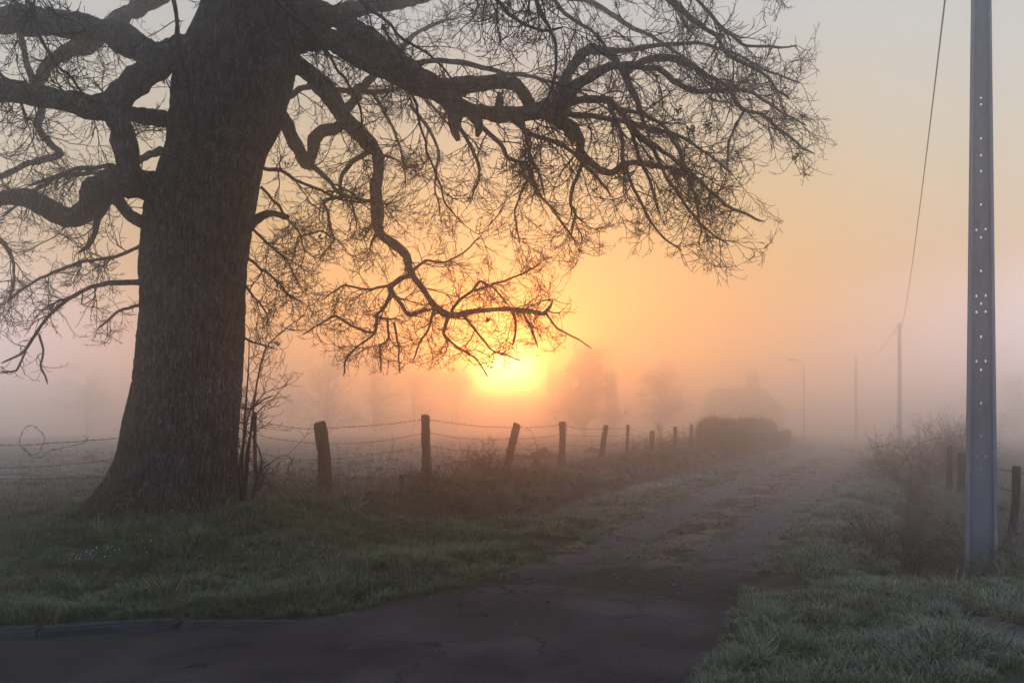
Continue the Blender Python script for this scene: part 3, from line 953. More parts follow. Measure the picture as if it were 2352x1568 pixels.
    # dead stub and small shoots on the trunk
    limb("dead_stub", [(560, 535, 13, -.1), (582, 512, 11, -.25), (603, 497, 10, -.4), (626, 491, 9, -.5), (645, 496, 7.5, -.55), (662, 502, 5.5, -.6)], 0, .1, .2)
    limb("branch", [(600, 385, 6, -.3), (640, 395, 5, -.5), (690, 415, 4.4, -.6), (740, 440, 4, -.7), (800, 458, 3.4, -.7), (860, 462, 2.4, -.7)], 6, .3, .8)
    limb("branch", [(560, 585, 5, -.2), (590, 610, 4.4, -.4), (625, 640, 4, -.5), (660, 670, 3.2, -.6), (695, 695, 2.2, -.7)], 7, .25, .6)
    limb("branch", [(555, 640, 4, .2), (580, 680, 3.4, .3), (610, 720, 2.8, .4)], 7, .25, .6)
    limb("branch", [(552, 770, 4, 0), (580, 785, 3.2, .1), (630, 800, 2.2, .1)], 6, .2, .4)
    limb("branch", [(552, 935, 4, -.45), (575, 938, 3.2, -.5), (600, 925, 2.6, -.5), (630, 905, 1.8, -.5)], 7, .15, .3)
    limb("branch", [(575, 520, 4.5, .4), (620, 560, 3.6, .7), (660, 600, 2.8, .9), (690, 650, 2, 1.0)], 7, .3, .7)
    limb("branch", [(600, 430, 5, .6), (640, 470, 4, .9), (680, 520, 3, 1.2), (700, 590, 2, 1.3)], 7, .3, .7)
    # branches that hang near the road, from limbs above
    limb("branch", [(560, -110, 7, -2.0), (643, 0, 5.5, -2.3), (682, 43, 5, -2.4), (751, 125, 4.6, -2.5), (791, 180, 4.2, -2.6), (820, 230, 3.6, -2.6), (837, 292, 2.6, -2.6)], 4.5, .35, .9, fine=.8)
    limb("branch", [(770, -90, 7, -1.8), (833, 0, 5.5, -2.0), (879, 43, 5, -2.1), (928, 85, 4.5, -2.2), (988, 125, 3.6, -2.3), (1050, 190, 2.6, -2.3)], 5, .35, .9, fine=.8)
    limb("branch", [(880, 60, 4.6, -2.2), (900, 98, 4.4, -2.3), (919, 131, 4.2, -2.4), (938, 203, 4, -2.5), (971, 295, 3.6, -2.5), (980, 350, 3.4, -2.5), (997, 394, 3, -2.5), (1017, 425, 2.8, -2.5), (1030, 466, 2.4, -2.5), (1053, 495, 2, -2.5)], 4.2, .3, .8, fine=.8)
    limb("branch", [(1200, -120, 8, -2.6), (1230, 0, 6, -2.9), (1252, 52, 5.5, -3.0), (1276, 108, 4.8, -3.1), (1270, 197, 4, -3.1), (1233, 272, 2.6, -3.1)], 4.5, .35, .9, fine=.8)
    limb("branch", [(1090, -80, 8, -2.2), (1140, 0, 6, -2.6), (1190, 45, 5, -2.8), (1240, 70, 4, -3.0), (1290, 60, 2.8, -3.0)], 5.5, .35, .8, fine=.8)
    limb("branch", [(380, -80, 8, -2.2), (401, 0, 6, -2.4), (415, 84, 5, -2.5), (422, 158, 4.4, -2.5), (436, 218, 4, -2.5), (450, 299, 3.2, -2.5), (446, 335, 2.2, -2.5)], 4.5, .3, .7, fine=.8)
    limb("branch", [(40, -60, 7, -2.2), (80, 40, 5.5, -2.5), (118, 130, 4.6, -2.6), (160, 180, 3.8, -2.6), (200, 230, 2.6, -2.6)], 5, .35, .8, fine=.8)
    limb("branch", [(-120, 100, 7, -2.0), (-20, 160, 5.5, -2.2), (30, 210, 4.4, -2.3), (60, 280, 3, -2.3)], 5, .35, .8, fine=.8)
    # --- upper crown, above the picture
    limb("limb", [(600, -150, 46, 0), (720, -190, 38, -.3), (860, -230, 32, -.6), (1040, -220, 26, -.9), (1200, -150, 20, -1.1), (1340, -90, 14, -1.2), (1470, -40, 10, -1.2), (1535, 0, 8, -1.2), (1593, 40, 7, -1.2), (1642, 85, 6, -1.2), (1668, 125, 5, -1.2), (1740, 170, 4, -1.2), (1810, 230, 3, -1.2)], 2.7, .5, 1.3, t0=.3)
    limb("branch", [(1340, -90, 8, -1.2), (1420, -70, 6.5, -1.0), (1560, -30, 5.5, -.8), (1650, 60, 5, -.7), (1720, 100, 4, -.6), (1790, 116, 3, -.5), (1830, 108, 2, -.4)], 3.4, .45, 1.0)
    limb("branch", [(1100, -210, 10, -1.0), (1200, -100, 7, -.6), (1286, 13, 5.5, -.3), (1357, 71, 5, -.1), (1405, 130, 4.4, .1), (1440, 200, 3, .2)], 3.4, .45, 1.0)
    limb("branch", [(1470, -40, 7, -1.2), (1600, -80, 6, -1.0), (1740, -60, 4.5, -.8), (1840, -10, 3, -.7)], 3.7, .45, 1.0)
    limb("limb", [(610, -260, 40, .4), (760, -330, 32, 1.2), (960, -340, 24, 2.0), (1180, -260, 16, 2.6), (1380, -140, 10, 3.0), (1520, -20, 6, 3.2), (1600, 90, 3, 3.3)], 2.7, .5, 1.2)
    limb("limb", [(560, -180, 40, -.2), (430, -260, 32, -.8), (250, -280, 25, -1.4), (60, -220, 18, -1.9), (-120, -130, 11, -2.2), (-260, -20, 5, -2.3)], 2.7, .5, 1.2)
    limb("limb", [(570, -240, 36, .6), (440, -340, 28, 1.6), (280, -360, 22, 2.6), (100, -300, 15, 3.4), (-60, -180, 9, 3.9), (-180, -40, 4, 4.1)], 2.7, .5, 1.2)
    limb("limb", [(590, -220, 38, -.6), (640, -320, 30, -1.6), (720, -380, 24, -2.6), (860, -380, 17, -3.4), (1020, -300, 11, -3.9), (1150, -170, 6, -4.2), (1230, -60, 3, -4.3)], 2.4, .5, 1.1)
    limb("limb", [(570, -260, 32, -.7), (480, -340, 26, -1.7), (360, -370, 20, -2.7), (220, -330, 13, -3.4), (120, -220, 8, -3.8), (60, -100, 4, -4.0)], 2.4, .5, 1.1)
    limb("limb", [(600, -330, 34, .8), (620, -430, 26, 2.0), (700, -470, 18, 3.4), (820, -430, 12, 4.6), (950, -340, 6, 5.4)], 2.4, .5, 1.1)
    limb("limb", [(600, -560, 36, 0), (680, -660, 26, -.6), (800, -760, 18, -1.2), (960, -800, 11, -1.8), (1100, -760, 5, -2.2)], 2.2, .5, 1.1)
    limb("limb", [(600, -580, 34, .1), (520, -690, 24, .7), (400, -780, 16, 1.2), (240, -800, 9, 1.6), (120, -770, 4, 1.8)], 2.2, .5, 1.1)

    seed = 100
    for name, pts, dens, lo, hi, sag, fine, t0 in T:
        seed += 1
        rows = [(*P(x, y, Y0 + d), hw / FPX * (Y0 + d)) for x, y, hw, d in pts]
        L = spline(rows, .05 if pts[0][2] > 12 else .04)
        jit = np.random.default_rng(seed)
        thick = L[:, 3].max()
        s = np.cumsum(np.r_[0, np.linalg.norm(np.diff(L[:, :3], axis=0), axis=1)])
        for ax in range(3):      # crooked growth
            L[:, ax] += (.026 * vnoise(s * 3.1, ax * 9.7, seed) + .012 * vnoise(s * 8.0, ax * 5.3, seed)) * np.clip(s * 3, 0, 1)
        L[:, 3] *= 1 + .13 * vnoise(s * 4.5, seed * 3.3, 0) + .06 * vnoise(s * 13, seed * 1.7, 0)
        fin = pts[0][2] <= 12
        if not fin:
            L[:, 3] *= .93
        if fin:
            L[:, 3] *= .80
        L[:, 3] = np.minimum(L[:, 3], .004 + np.maximum(s[-1] - s, 0) * .16) if pts[-1][2] < 6 and name != "dead_stub" else L[:, 3]
        k = 20 if thick > .12 else (12 if thick > .06 else 7)
        v, f = tubes(L[None, :, :3], L[None, :, 3], k, lump=.17 if thick > .05 else .10, seed=seed)
        nb = len(v)
        tip = len(v) - k
        v = np.vstack([v, L[-1:, :3]])
        f = np.vstack([f, [[tip + j_, tip + (j_ + 1) % k, nb, nb] for j_ in range(k)]]) if False else f
        o = mesh_obj(name, v[:nb], f, BARK if thick > .035 else TWIG, root)
        if dens > 0:
            r = spray(L, dens * TWIG_DENSITY, lo, hi, seed * 7, sag, 1.1, fine, t0)
            if r is not None:
                tw = mesh_obj("twigs", r[0], r[1], TWIG, o)
                tag(tw, kind="stuff")
    # a few withered leaves still hanging on
    out = np.array([(-1, 0, .02), (-.45, .42, .12), (.25, .50, .16), (1, 0, .25), (.25, -.50, .10), (-.45, -.42, .10), (0, 0, 0)])
    tri = np.array([(0, 6, 1), (1, 6, 2), (2, 6, 3), (3, 6, 4), (4, 6, 5), (5, 6, 0)])
    for (px, py, d, n, w) in [(1590, 300, -.7, 26, 10), (1625, 288, -.7, 30, 12), (1560, 255, .3, 18, 8), (1825, 362, -.8, 16, 12), (1120, 735, 1.0, 14, 6), (640, 790, 1.0, 8, 5), (735, 545, 1.4, 7, 4)]:
        rl = np.random.default_rng(int(px))
        c = np.array(P(px, py, Y0 + d))
        cs = c + rl.normal(0, 1, (n, 3)) * .55 * w / FPX * 10
        fr = unit(rl.normal(0, 1, (n, 3)))
        up = unit(np.cross(fr, rl.normal(0, 1, (n, 3))))
        sd = np.cross(fr, up)
        sz = rl.uniform(.018, .036, (n, 1, 1))
        v = cs[:, None, :] + sz * (out[None, :, 0:1] * fr[:, None] + out[None, :, 1:2] * up[:, None] + out[None, :, 2:3] * 2 * sd[:, None])
        lf = mesh_obj("leaves", v.reshape(-1, 3), (tri[None] + (np.arange(n) * 7)[:, None, None]).reshape(-1, 3), DEADLEAF, root)
        tag(lf, kind="stuff")
    return root


DEADLEAF = plain_mat("withered_leaf", (.06, .035, .022), (.13, .08, .05), 25, .85, .1, bmp=0)
TWIG_DENSITY = 1.1
oak_tree = oak()
# ------------------------------------------------------------------ kerb
def kerb():
    m = plain_mat("kerb_concrete", (.030, .032, .036), (.085, .088, .098), 11, .9, .1, bmp=.5)
    root = empty("kerb", (-3.92, 6.12, 0))
    tag(root, kind="structure")
    d = np.array([2.12, .55])
    L = np.hypot(*d)
    d = d / L
    nrm = np.array([-d[1], d[0]])
    p0 = np.array([-3.64, 6.135])
    for i, (s0, s1, dz) in enumerate([(-3.03, -2.02, .0), (-2.01, -1.01, -.004), (-1.0, -.006, .004), (.006, 1.0, .0), (1.012, 1.92, -.018)]):
        bm = bmesh.new()
        bmesh.ops.create_cube(bm, size=1)
        end = .45 if i == 4 else 0
        for v in bm.verts:
            s = s0 if v.co.x < 0 else s1
            w = .07 * (1 if v.co.y > 0 else -1)
            z = (.082 + dz - (end * .12 if v.co.x > 0 else 0)) if v.co.z > 0 else -.12
            q = p0 + d * s + nrm * w
            v.co = (q[0], q[1], z)
        top = [e for e in bm.edges if all(v.co.z > 0 for v in e.verts)]
        bmesh.ops.bevel(bm, geom=top, offset=.022, segments=3, affect='EDGES')
        bmesh.ops.subdivide_edges(bm, edges=[e for e in bm.edges if e.calc_length() > .3], cuts=8, use_grid_fill=True)
        vv = np.array([v.co for v in bm.verts])
        bm.verts.index_update()
        fl = [[v.index for v in f.verts] for f in bm.faces]
        vv[:, 2] += .006 * fbm(vv[:, 0] * 8, vv[:, 1] * 8, vv[:, 2] * 8, 2, 5)
        vv[:, 1] += .005 * fbm(vv[:, 0] * 6, vv[:, 1] * 6, vv[:, 2] * 6, 2, 15)
        bm.free()
        mesh_obj("kerbstone", vv, fl, m, root, smooth=False)


kerb()

# ------------------------------------------------------------------ fences
WOOD = plain_mat("weathered_post", (.030, .020, .016), (.105, .078, .062), 14, .95, .05, (3, 3, .5), .8)
WIRE = plain_mat("rusty_wire", (.035, .022, .018), (.085, .055, .042), 30, .7, .3, bmp=0)


def post(parent, x, y, h, r, lean=(0, 0), foot=0.0, seed=0, slant=.0, name="post", depth=.35):
    z0 = land1(x, y) - depth
    n = max(10, int((h + depth) / .045))
    s = np.linspace(0, 1, n)
    H = h + depth
    px = x + lean[0] * s ** 1.0 * H + .02 * vnoise(s * 3, seed, 1)
    py = y + lean[1] * s * H
    pz = z0 + s * H
    hh = s * H - depth
    rad = r * (1.05 - .14 * s) * (1 + .07 * vnoise(s * 6, seed, 4)) * (1 + foot * np.exp(-np.clip(hh, 0, None) / .16))
    path = np.stack([px, py, pz], 1)[None]
    k = 14
    v, f = tubes(path, rad[None], k, lump=.10, seed=seed)
    # worn, slanted top: two closing rings
    ring = v[-k:].copy()
    ring[:, 2] += slant * (ring[:, 0] - ring[:, 0].mean()) / max(r, .01) * r
    v[-k:] = ring
    c = ring.mean(0)
    r2 = c + (ring - c) * .72 + np.array([0, 0, r * .28])
    cc = c + np.array([0, 0, r * .36])
    nb = len(v)
    v = np.vstack([v, r2, cc[None]])
    j = np.arange(k)
    j2 = (j + 1) % k
    f = np.vstack([f, np.stack([nb - k + j, nb - k + j2, nb + j2, nb + j], 1)])
    fl = f.tolist() + [[nb + int(a), nb + int(b_), nb + k] for a, b_ in zip(j, j2)]
    mesh_obj(name, v, fl, WOOD, parent)
    return Vector((path[0, -1, 0], path[0, -1, 1], path[0, -1, 2]))


def wire_path(a, b, sag, n):
    t = np.linspace(0, 1, n)[:, None]
    p = np.array(a) * (1 - t) + np.array(b) * t
    p[:, 2] -= sag * 4 * t[:, 0] * (1 - t[:, 0])
    return p


def wire(parent, pts, sags, r=.0035, barbs=.12, seed=0, name="wire", extra=None):
    rr = np.random.default_rng(seed)
    path = []
    for (a, b), sg in zip(zip(pts, pts[1:]), sags):
        n = max(6, int((Vector(b) - Vector(a)).length / .12))
        path.append(wire_path(a, b, sg, n)[:-1])
    path.append(np.array(pts[-1])[None])
    p = np.vstack(path)
    p[1:-1, 2] += .006 * vnoise(np.arange(len(p) - 2) * .7, seed, 0)
    parts = [tubes(p[None], np.full((1, len(p)), r), 5)]
    if extra is not None:
        parts.append(tubes(extra[None], np.full((1, len(extra)), r), 5))
        p = np.vstack([p, extra])
    if barbs:
        seg = np.linalg.norm(np.diff(p, axis=0), axis=1)
        s = np.r_[0, np.cumsum(seg)]
        q = np.arange(.05, s[-1], barbs)
        q = q + rr.uniform(-.02, .02, len(q))
        c = np.stack([np.interp(q, s, p[:, i]) for i in range(3)], 1)
        for _ in range(2):
            d = unit(rr.normal(0, 1, (len(c), 3))) * .020
            parts.append(tubes(np.stack([c - d, c, c + d], 1), np.full((len(c), 3), r * .75), 3))
    v, f = merge(parts)
    return mesh_obj(name, v, f, WIRE, parent)


def left_fence():
    root = empty("barbed_wire_fence", (-2.83, 12.3, land1(-2.83, 12.3)))
    tag(root, "barbed wire fence on crooked wooden posts between the oak and the hedge", "fence")
    spec = [  # x, y, height, radius, lean, foot, slant
        (-7.7, 10.3, 1.15, .07, (.02, 0), 0, 0),
        (-3.70, 11.5, 1.25, .030, (-.012, 0), 0, 0),
        (-2.83, 12.3, 1.17, .105, (-.085, 0), .0, .18),
        (-1.47, 14.3, 1.30, .088, (-.055, 0), .75, -.12),
        (-.22, 17.5, 1.10, .092, (.215, .05), .15, -.2),
        (1.26, 20.5, 1.18, .088, (.02, 0), .30, .05),
        (2.66, 24.0, 1.05, .085, (.115, 0), .25, .1),
        (3.98, 27.5, 1.18, .062, (.02, 0), .2, 0),
        (5.46, 31.0, .95, .105, (.0, 0), .1, 0),
        (7.07, 34.5, 1.10, .095, (.0, 0), .2, 0),
        (8.56, 38.0, 1.28, .085, (.0, 0), .2, 0),
        (9.55, 40.2, 1.25, .090, (.0, 0), .2, 0),
    ]
    tops = []
    for i, (x, y, h, r, ln, ft, sl) in enumerate(spec):
        # settle heights so that the tops stand about level with the eye, as surveyed
        tops.append(post(root, x, y, h, r, ln, ft, 40 + i, sl))
    drops = [.07, .30, .55]
    rr = np.random.default_rng(5)
    for w, dz in enumerate(drops):
        pts, sg = [], []
        for i, t in enumerate(tops[1:]):
            ln = spec[i + 1][4]
            pts.append((t.x - ln[0] * dz, t.y - spec[i + 1][3] * .95 - ln[1] * dz, t.z - dz - rr.uniform(-.02, .02)))
            sg.append(rr.uniform(.02, .07))
        pts = [(-3.52, 10.62, pts[0][2] + .05)] + pts
        wire(root, pts, [.02] + sg, seed=60 + w)
    # slack strands left of the oak, one with a loose coil
    t0 = tops[0]
    for w, (za, zb, sg) in enumerate([(1.36, 1.52, .05), (1.12, 1.28, .10), (.98, 1.02, .05)]):
        extra = None
        a = (t0.x, t0.y - .08, za + .02)
        b = (-4.75, 10.15, zb)
        if w == 1:
            th = np.linspace(3.7, 11.5, 60)
            cx, cz, cy = -6.22, 1.44, 10.35
            R = .150 + .006 * (th - 3.7) + .022 * np.sin(th * 1.7 + .6) + .012 * np.sin(th * 4.1)
            extra = np.stack([cx + R * np.cos(th) * 1.05, cy + .03 * np.sin(th * .7) + .0 * th, cz + R * np.sin(th)], 1)
            tail = np.array([[cx + .2, cy, 1.32], [cx + .45, cy, 1.37], [cx + .66, cy + .02, 1.42], [cx + .70, cy + .02, 1.50], [cx + .64, cy, 1.52]])
            extra = np.vstack([extra, tail])
        wire(root, [a, b], [sg], seed=70 + w, extra=extra)


left_fence()
stump = empty("stump_post", (-1.78, 12.9, land1(-1.78, 12.9)))
tag(stump, "short cut off wooden post low in the weeds between the fence posts", "post")
post(stump, -1.78, 12.9, .30, .055, (0, 0), 0, 91, .1, name="stump")


def right_fence():
    root = empty("field_fence", (6.2, 10.0, land1(6.2, 10)))
    tag(root, "wire fence with wooden posts behind the concrete pole", "fence")
    a = post(root, 6.24, 10.0, 1.0, .052, (.075, 0), 0, 101, 0)
    b = post(root, 9.60, 17.0, .98, .095, (.01, 0), .1, 102, 0)
    c = post(root, 10.12, 18.4, 1.15, .06, (-.01, 0), .1, 103, 0)
    d = post(root, 7.9, 6.2, 1.0, .05, (-.03, 0), 0, 104, 0)
    for w, dz in enumerate((.06, .32, .6)):
        wire(root, [(d.x, d.y, d.z - dz), (a.x, a.y, a.z - dz), (b.x, b.y - .1, b.z - dz), (c.x, c.y, c.z - dz)], [.05, .06, .03], seed=110 + w)


right_fence()


# ------------------------------------------------------------------ poles, wires, lamps
def concrete_mat():
    m, nt, b = material("pole_concrete", .88, .12)
    n1 = nz(nt, 3.0, 6, .65, stretch=(1, 1, .25))
    n2 = nz(nt, 28, 5, .7)
    n3 = nz(nt, 9, 7, .75, stretch=(1, 1, .5))
    c = cramp(nt, n1, [(.3, (.16, .175, .205)), (.55, (.25, .27, .31)), (.75, (.34, .36, .40))])
    c = mixc(nt, cramp(nt, n3, [(.55, (0, 0, 0)), (.70, (.6, .6, .6))]), c, (.10, .105, .12))
    c = mixc(nt, cramp(nt, n2, [(.62, (0, 0, 0)), (.75, (.6, .6, .6))]), c, (.34, .34, .34))
    geo = nt.nodes.new("ShaderNodeNewGeometry")
    sp = nt.nodes.new("ShaderNodeSeparateXYZ")
    nt.links.new(geo.outputs['Position'], sp.inputs[0])
    foot = cramp(nt, fmath(nt, 'ADD', fmath(nt, 'MULTIPLY', sp.outputs['Z'], 1.1), fmath(nt, 'MULTIPLY', n3, .8)), [(.35, (1, 1, 1)), (.75, (0, 0, 0))])
    c = mixc(nt, fmath(nt, 'MULTIPLY', foot, .6), c, (.085, .070, .055))        # splashed mud at the foot
    nt.links.new(c, b.inputs['Base Color'])
    bump(nt, b, n2, .4, .01)
    return m


CONCRETE = concrete_mat()


def concrete_pole():
    x0, y0 = 5.30, 9.0
    g = land1(x0, y0)
    root = empty("concrete_pole", (x0, y0, g))
    tag(root, "tall tapering grey concrete utility pole with drilled holes standing by the right ditch", "utility pole")
    H = 9.4

    def half(z):
        return np.interp(z, [-.6, 0, 6.45, 10], [.160, .156, .094, .075])

    zt = 7.2
    # web: cells around real holes
    holes = []
    for py in (225, 240, 318, 357, 393, 470, 545, 622, 697, 773, 849, 925, 1001, 1077):
        holes.append((0.0, 1.6 + (985 - py) / FPX * 9.0))
    for py in (527, 679, 716, 829, 1048):
        for s in (-1, 1):
            holes.append((s * .045, 1.6 + (985 - py) / FPX * 9.0))
    hw, hh = .009, .014
    xs_ = sorted({-.1, -.045 - hw, -.045 + hw, -hw, hw, .045 - hw, .045 + hw, .1})
    zs_ = sorted({round(z, 4) for z in [-.6, zt] + [h[1] + s * hh for h in holes for s in (-1, 1)]} | set(np.round(np.arange(-.4, zt, .5), 3)))
    keep = {}
    for i in range(len(xs_) - 1):
        for j in range(len(zs_) - 1):
            cx, cz = (xs_[i] + xs_[i + 1]) / 2, (zs_[j] + zs_[j + 1]) / 2
            keep[i, j] = not any(abs(cx - h[0]) < hw and abs(cz - h[1]) < hh for h in holes)
    V, F, ix = [], [], {}

    def vert(i, j, side):
        if (i, j, side) not in ix:
            z = zs_[j]
            hx = half(z) - .03
            ix[i, j, side] = len(V)
            xx = xs_[i]
            if abs(xx) > .09:
                xx = math.copysign(hx, xx)
            V.append((x0 + xx, y0 + side * .010, g + z - 0 * g if False else z))
        return ix[i, j, side]
    for (i, j), k in keep.items():
        if not k:
            continue
        F.append([vert(i, j, -1), vert(i + 1, j, -1), vert(i + 1, j + 1, -1), vert(i, j + 1, -1)])
        F.append([vert(i, j, 1), vert(i, j + 1, 1), vert(i + 1, j + 1, 1), vert(i + 1, j, 1)])
        for (di, dj, a, b_) in ((-1, 0, (i, j), (i, j + 1)), (1, 0, (i + 1, j + 1), (i + 1, j)), (0, -1, (i + 1, j), (i, j)), (0, 1, (i, j + 1), (i + 1, j + 1))):
            if not keep.get((i + di, j + dj), False):
                F.append([vert(*a, -1), vert(*a, 1), vert(*b_, 1), vert(*b_, -1)])
    mesh_obj("web", V, F, CONCRETE, root, smooth=False)
    # flanges, with a chamfer towards the web
    for s in (-1, 1):
        zz = np.linspace(-.6, zt, 30)
        prof = [(0, -.105), (0, .105), (-.034, .105), (-.048, .024), (-.048, -.024), (-.034, -.105)]
        if s > 0:
            prof = [(0, -.105), (0, .105), (-.034, .105), (-.048, .024), (-.048, -.024), (-.034, -.105)]
        V, F = [], []
        for z in zz:
            hx = half(z)
            ty = np.interp(z, [-.6, 10], [1.1, .72])
            for (dx, dy) in prof:
                V.append((x0 + s * (hx + dx * (hx / .156) ** .5), y0 + dy * ty, z))
        k = len(prof)
        for i in range(len(zz) - 1):
            for j in range(k):
                q = [i * k + j, i * k + (j + 1) % k, (i + 1) * k + (j + 1) % k, (i + 1) * k + j]
                F.append(q if s < 0 else q[::-1])
        F.append(list(range(k)))
        F.append([(len(zz) - 1) * k + j for j in range(k)])
        mesh_obj("flange", V, F, CONCRETE, root, smooth=False)
    # solid head above the webbed part
    V, F = [], []
    for z in (zt + .002, H):
        hx, ty = half(z) + .001, np.interp(z, [-.6, 10], [1.1, .72]) * .105
        V += [(x0 - hx, y0 - ty, z), (x0 + hx, y0 - ty, z), (x0 + hx, y0 + ty, z), (x0 - hx, y0 + ty, z)]
    F = [[0, 1, 5, 4], [1, 2, 6, 5], [2, 3, 7, 6], [3, 0, 4, 7], [4, 5, 6, 7], [3, 2, 1, 0]]
    mesh_obj("head", V, F, CONCRETE, root, smooth=False)
    # insulator bracket at the top, above the picture
    b = mesh_obj("bracket", *tubes(np.array([[(x0 - .30, y0, 9.0), (x0, y0, 9.02), (x0 + .30, y0, 9.0)]], float), np.full((1, 3), .03), 8), CONCRETE, root)
    root.rotation_euler.z = math.radians(-26)
    return Vector((x0 - .12, y0, 8.9))


near_top = concrete_pole()


def far_pole(px, ptop, Y, r0, r1, label, arm=False):
    top = P(px, ptop, Y)
    g = land1(top.x, Y)
    root = empty("utility_pole", (top.x, Y, g))
    tag(root, label, "utility pole")
    z = np.linspace(g - .4, top.z, 12)
    p = np.stack([np.full(12, top.x), np.full(12, Y), z], 1)[None]
    v, f = tubes(p, np.linspace(r0, r1, 12)[None], 10)
    fl = f.tolist() + [list(range(len(v) - 10, len(v)))]
    mesh_obj("pole", v, fl, CONCRETE, root)
    zc = top.z - (.35 if not arm else 1.9)
    w = .28 if not arm else .9
    q = np.array([[(top.x - w, Y, zc), (top.x, Y, zc), (top.x + w * .4, Y, zc - .03)]])
    mesh_obj("bracket", *tubes(q, np.full((1, 3), .05), 6), CONCRETE, root)
    return top


p2 = far_pole(2066, 742, 66.0, .19, .13, "pale far utility pole standing behind the bramble thicket, nearest of the misty poles")
p3 = far_pole(1966, 818, 100.0, .21, .15, "faint utility pole with a side bracket in the mist between lamp post and bramble", True)


def span(a, b, sag, label, r=.012, mat=None):
    p = wire_path(a, b, sag, 60)
    o = mesh_obj("overhead_cable", *tubes(p[None], np.full((1, 60), r), 6), mat or WIRE)
    return tag(o, label, "cable", "overhead cables along the lane")


CABLE = plain_mat("cable_sheath", (.05, .05, .055), (.09, .09, .095), 20, .7, .2, bmp=0)
span(near_top, (p2.x - .02, p2.y, p2.z - .9), 1.25, "twisted black cable sagging from the concrete pole to the next misty pole", .014, CABLE)
span((p2.x - .2, p2.y, p2.z - .35), (p3.x + .1, p3.y, p3.z - .6), .9, "far cable slung between the two misty utility poles", .03, CABLE)
span(P(1560, 905, 125), P(2400, 842, 112), .8, "faint cable crossing the mist behind the lamp post", .022, CABLE)


def lamp(px, ptop, Y, arm_px, label, r=.085):
    top = P(px, ptop + 10, Y)
    g = land1(top.x, Y)
    root = empty("street_lamp", (top.x, Y, g))
    tag(root, label, "street lamp", "street lamps in the mist")
    z = np.linspace(g - .3, top.z, 12)
    p = np.stack([np.full(12, top.x), np.full(12, Y), z], 1)[None]
    v, f = tubes(p, np.linspace(r, r * .7, 12)[None], 8)
    mesh_obj("pole", v, f.tolist() + [list(range(len(v) - 8, len(v)))], CONCRETE, root)
    e = P(arm_px, ptop, Y)
    q = np.array([[(top.x, Y, top.z - .15), (top.x - .12, Y, top.z + .12), ((top.x + e.x) / 2, Y, (top.z + e.z) / 2 + .14), (e.x, Y, e.z)]])
    mesh_obj("arm", *tubes(q, np.full((1, 4), r * .55), 6), CONCRETE, root)
    # the lantern: a flat tapering hood with its glass below
    hx, hy, hz = (e.x - .35), .16, e.z
    prof = [(-.42, .10, .05), (-.25, .17, .10), (.05, .18, .12), (.35, .10, .07)]
    V, F = [], []
    for dx, wy, h in prof:
        V += [(hx + dx, Y - wy, hz - h * .6), (hx + dx, Y + wy, hz - h * .6), (hx + dx, Y + wy * .7, hz + h), (hx + dx, Y - wy * .7, hz + h)]
    for i in range(3):
        for j in range(4):
            F.append([i * 4 + j, i * 4 + (j + 1) % 4, i * 4 + 4 + (j + 1) % 4, i * 4 + 4 + j])
    F += [[3, 2, 1, 0], [12, 13, 14, 15]]
    mesh_obj("lantern", V, F, CONCRETE, root, smooth=False)


lamp(1846, 826, 82.0, 1826, "tall street lamp with bent arm standing in the mist beside the house", .09)
lamp(1643, 856, 160.0, 1635, "faint smaller street lamp rising behind the left end of the house roof", .10)


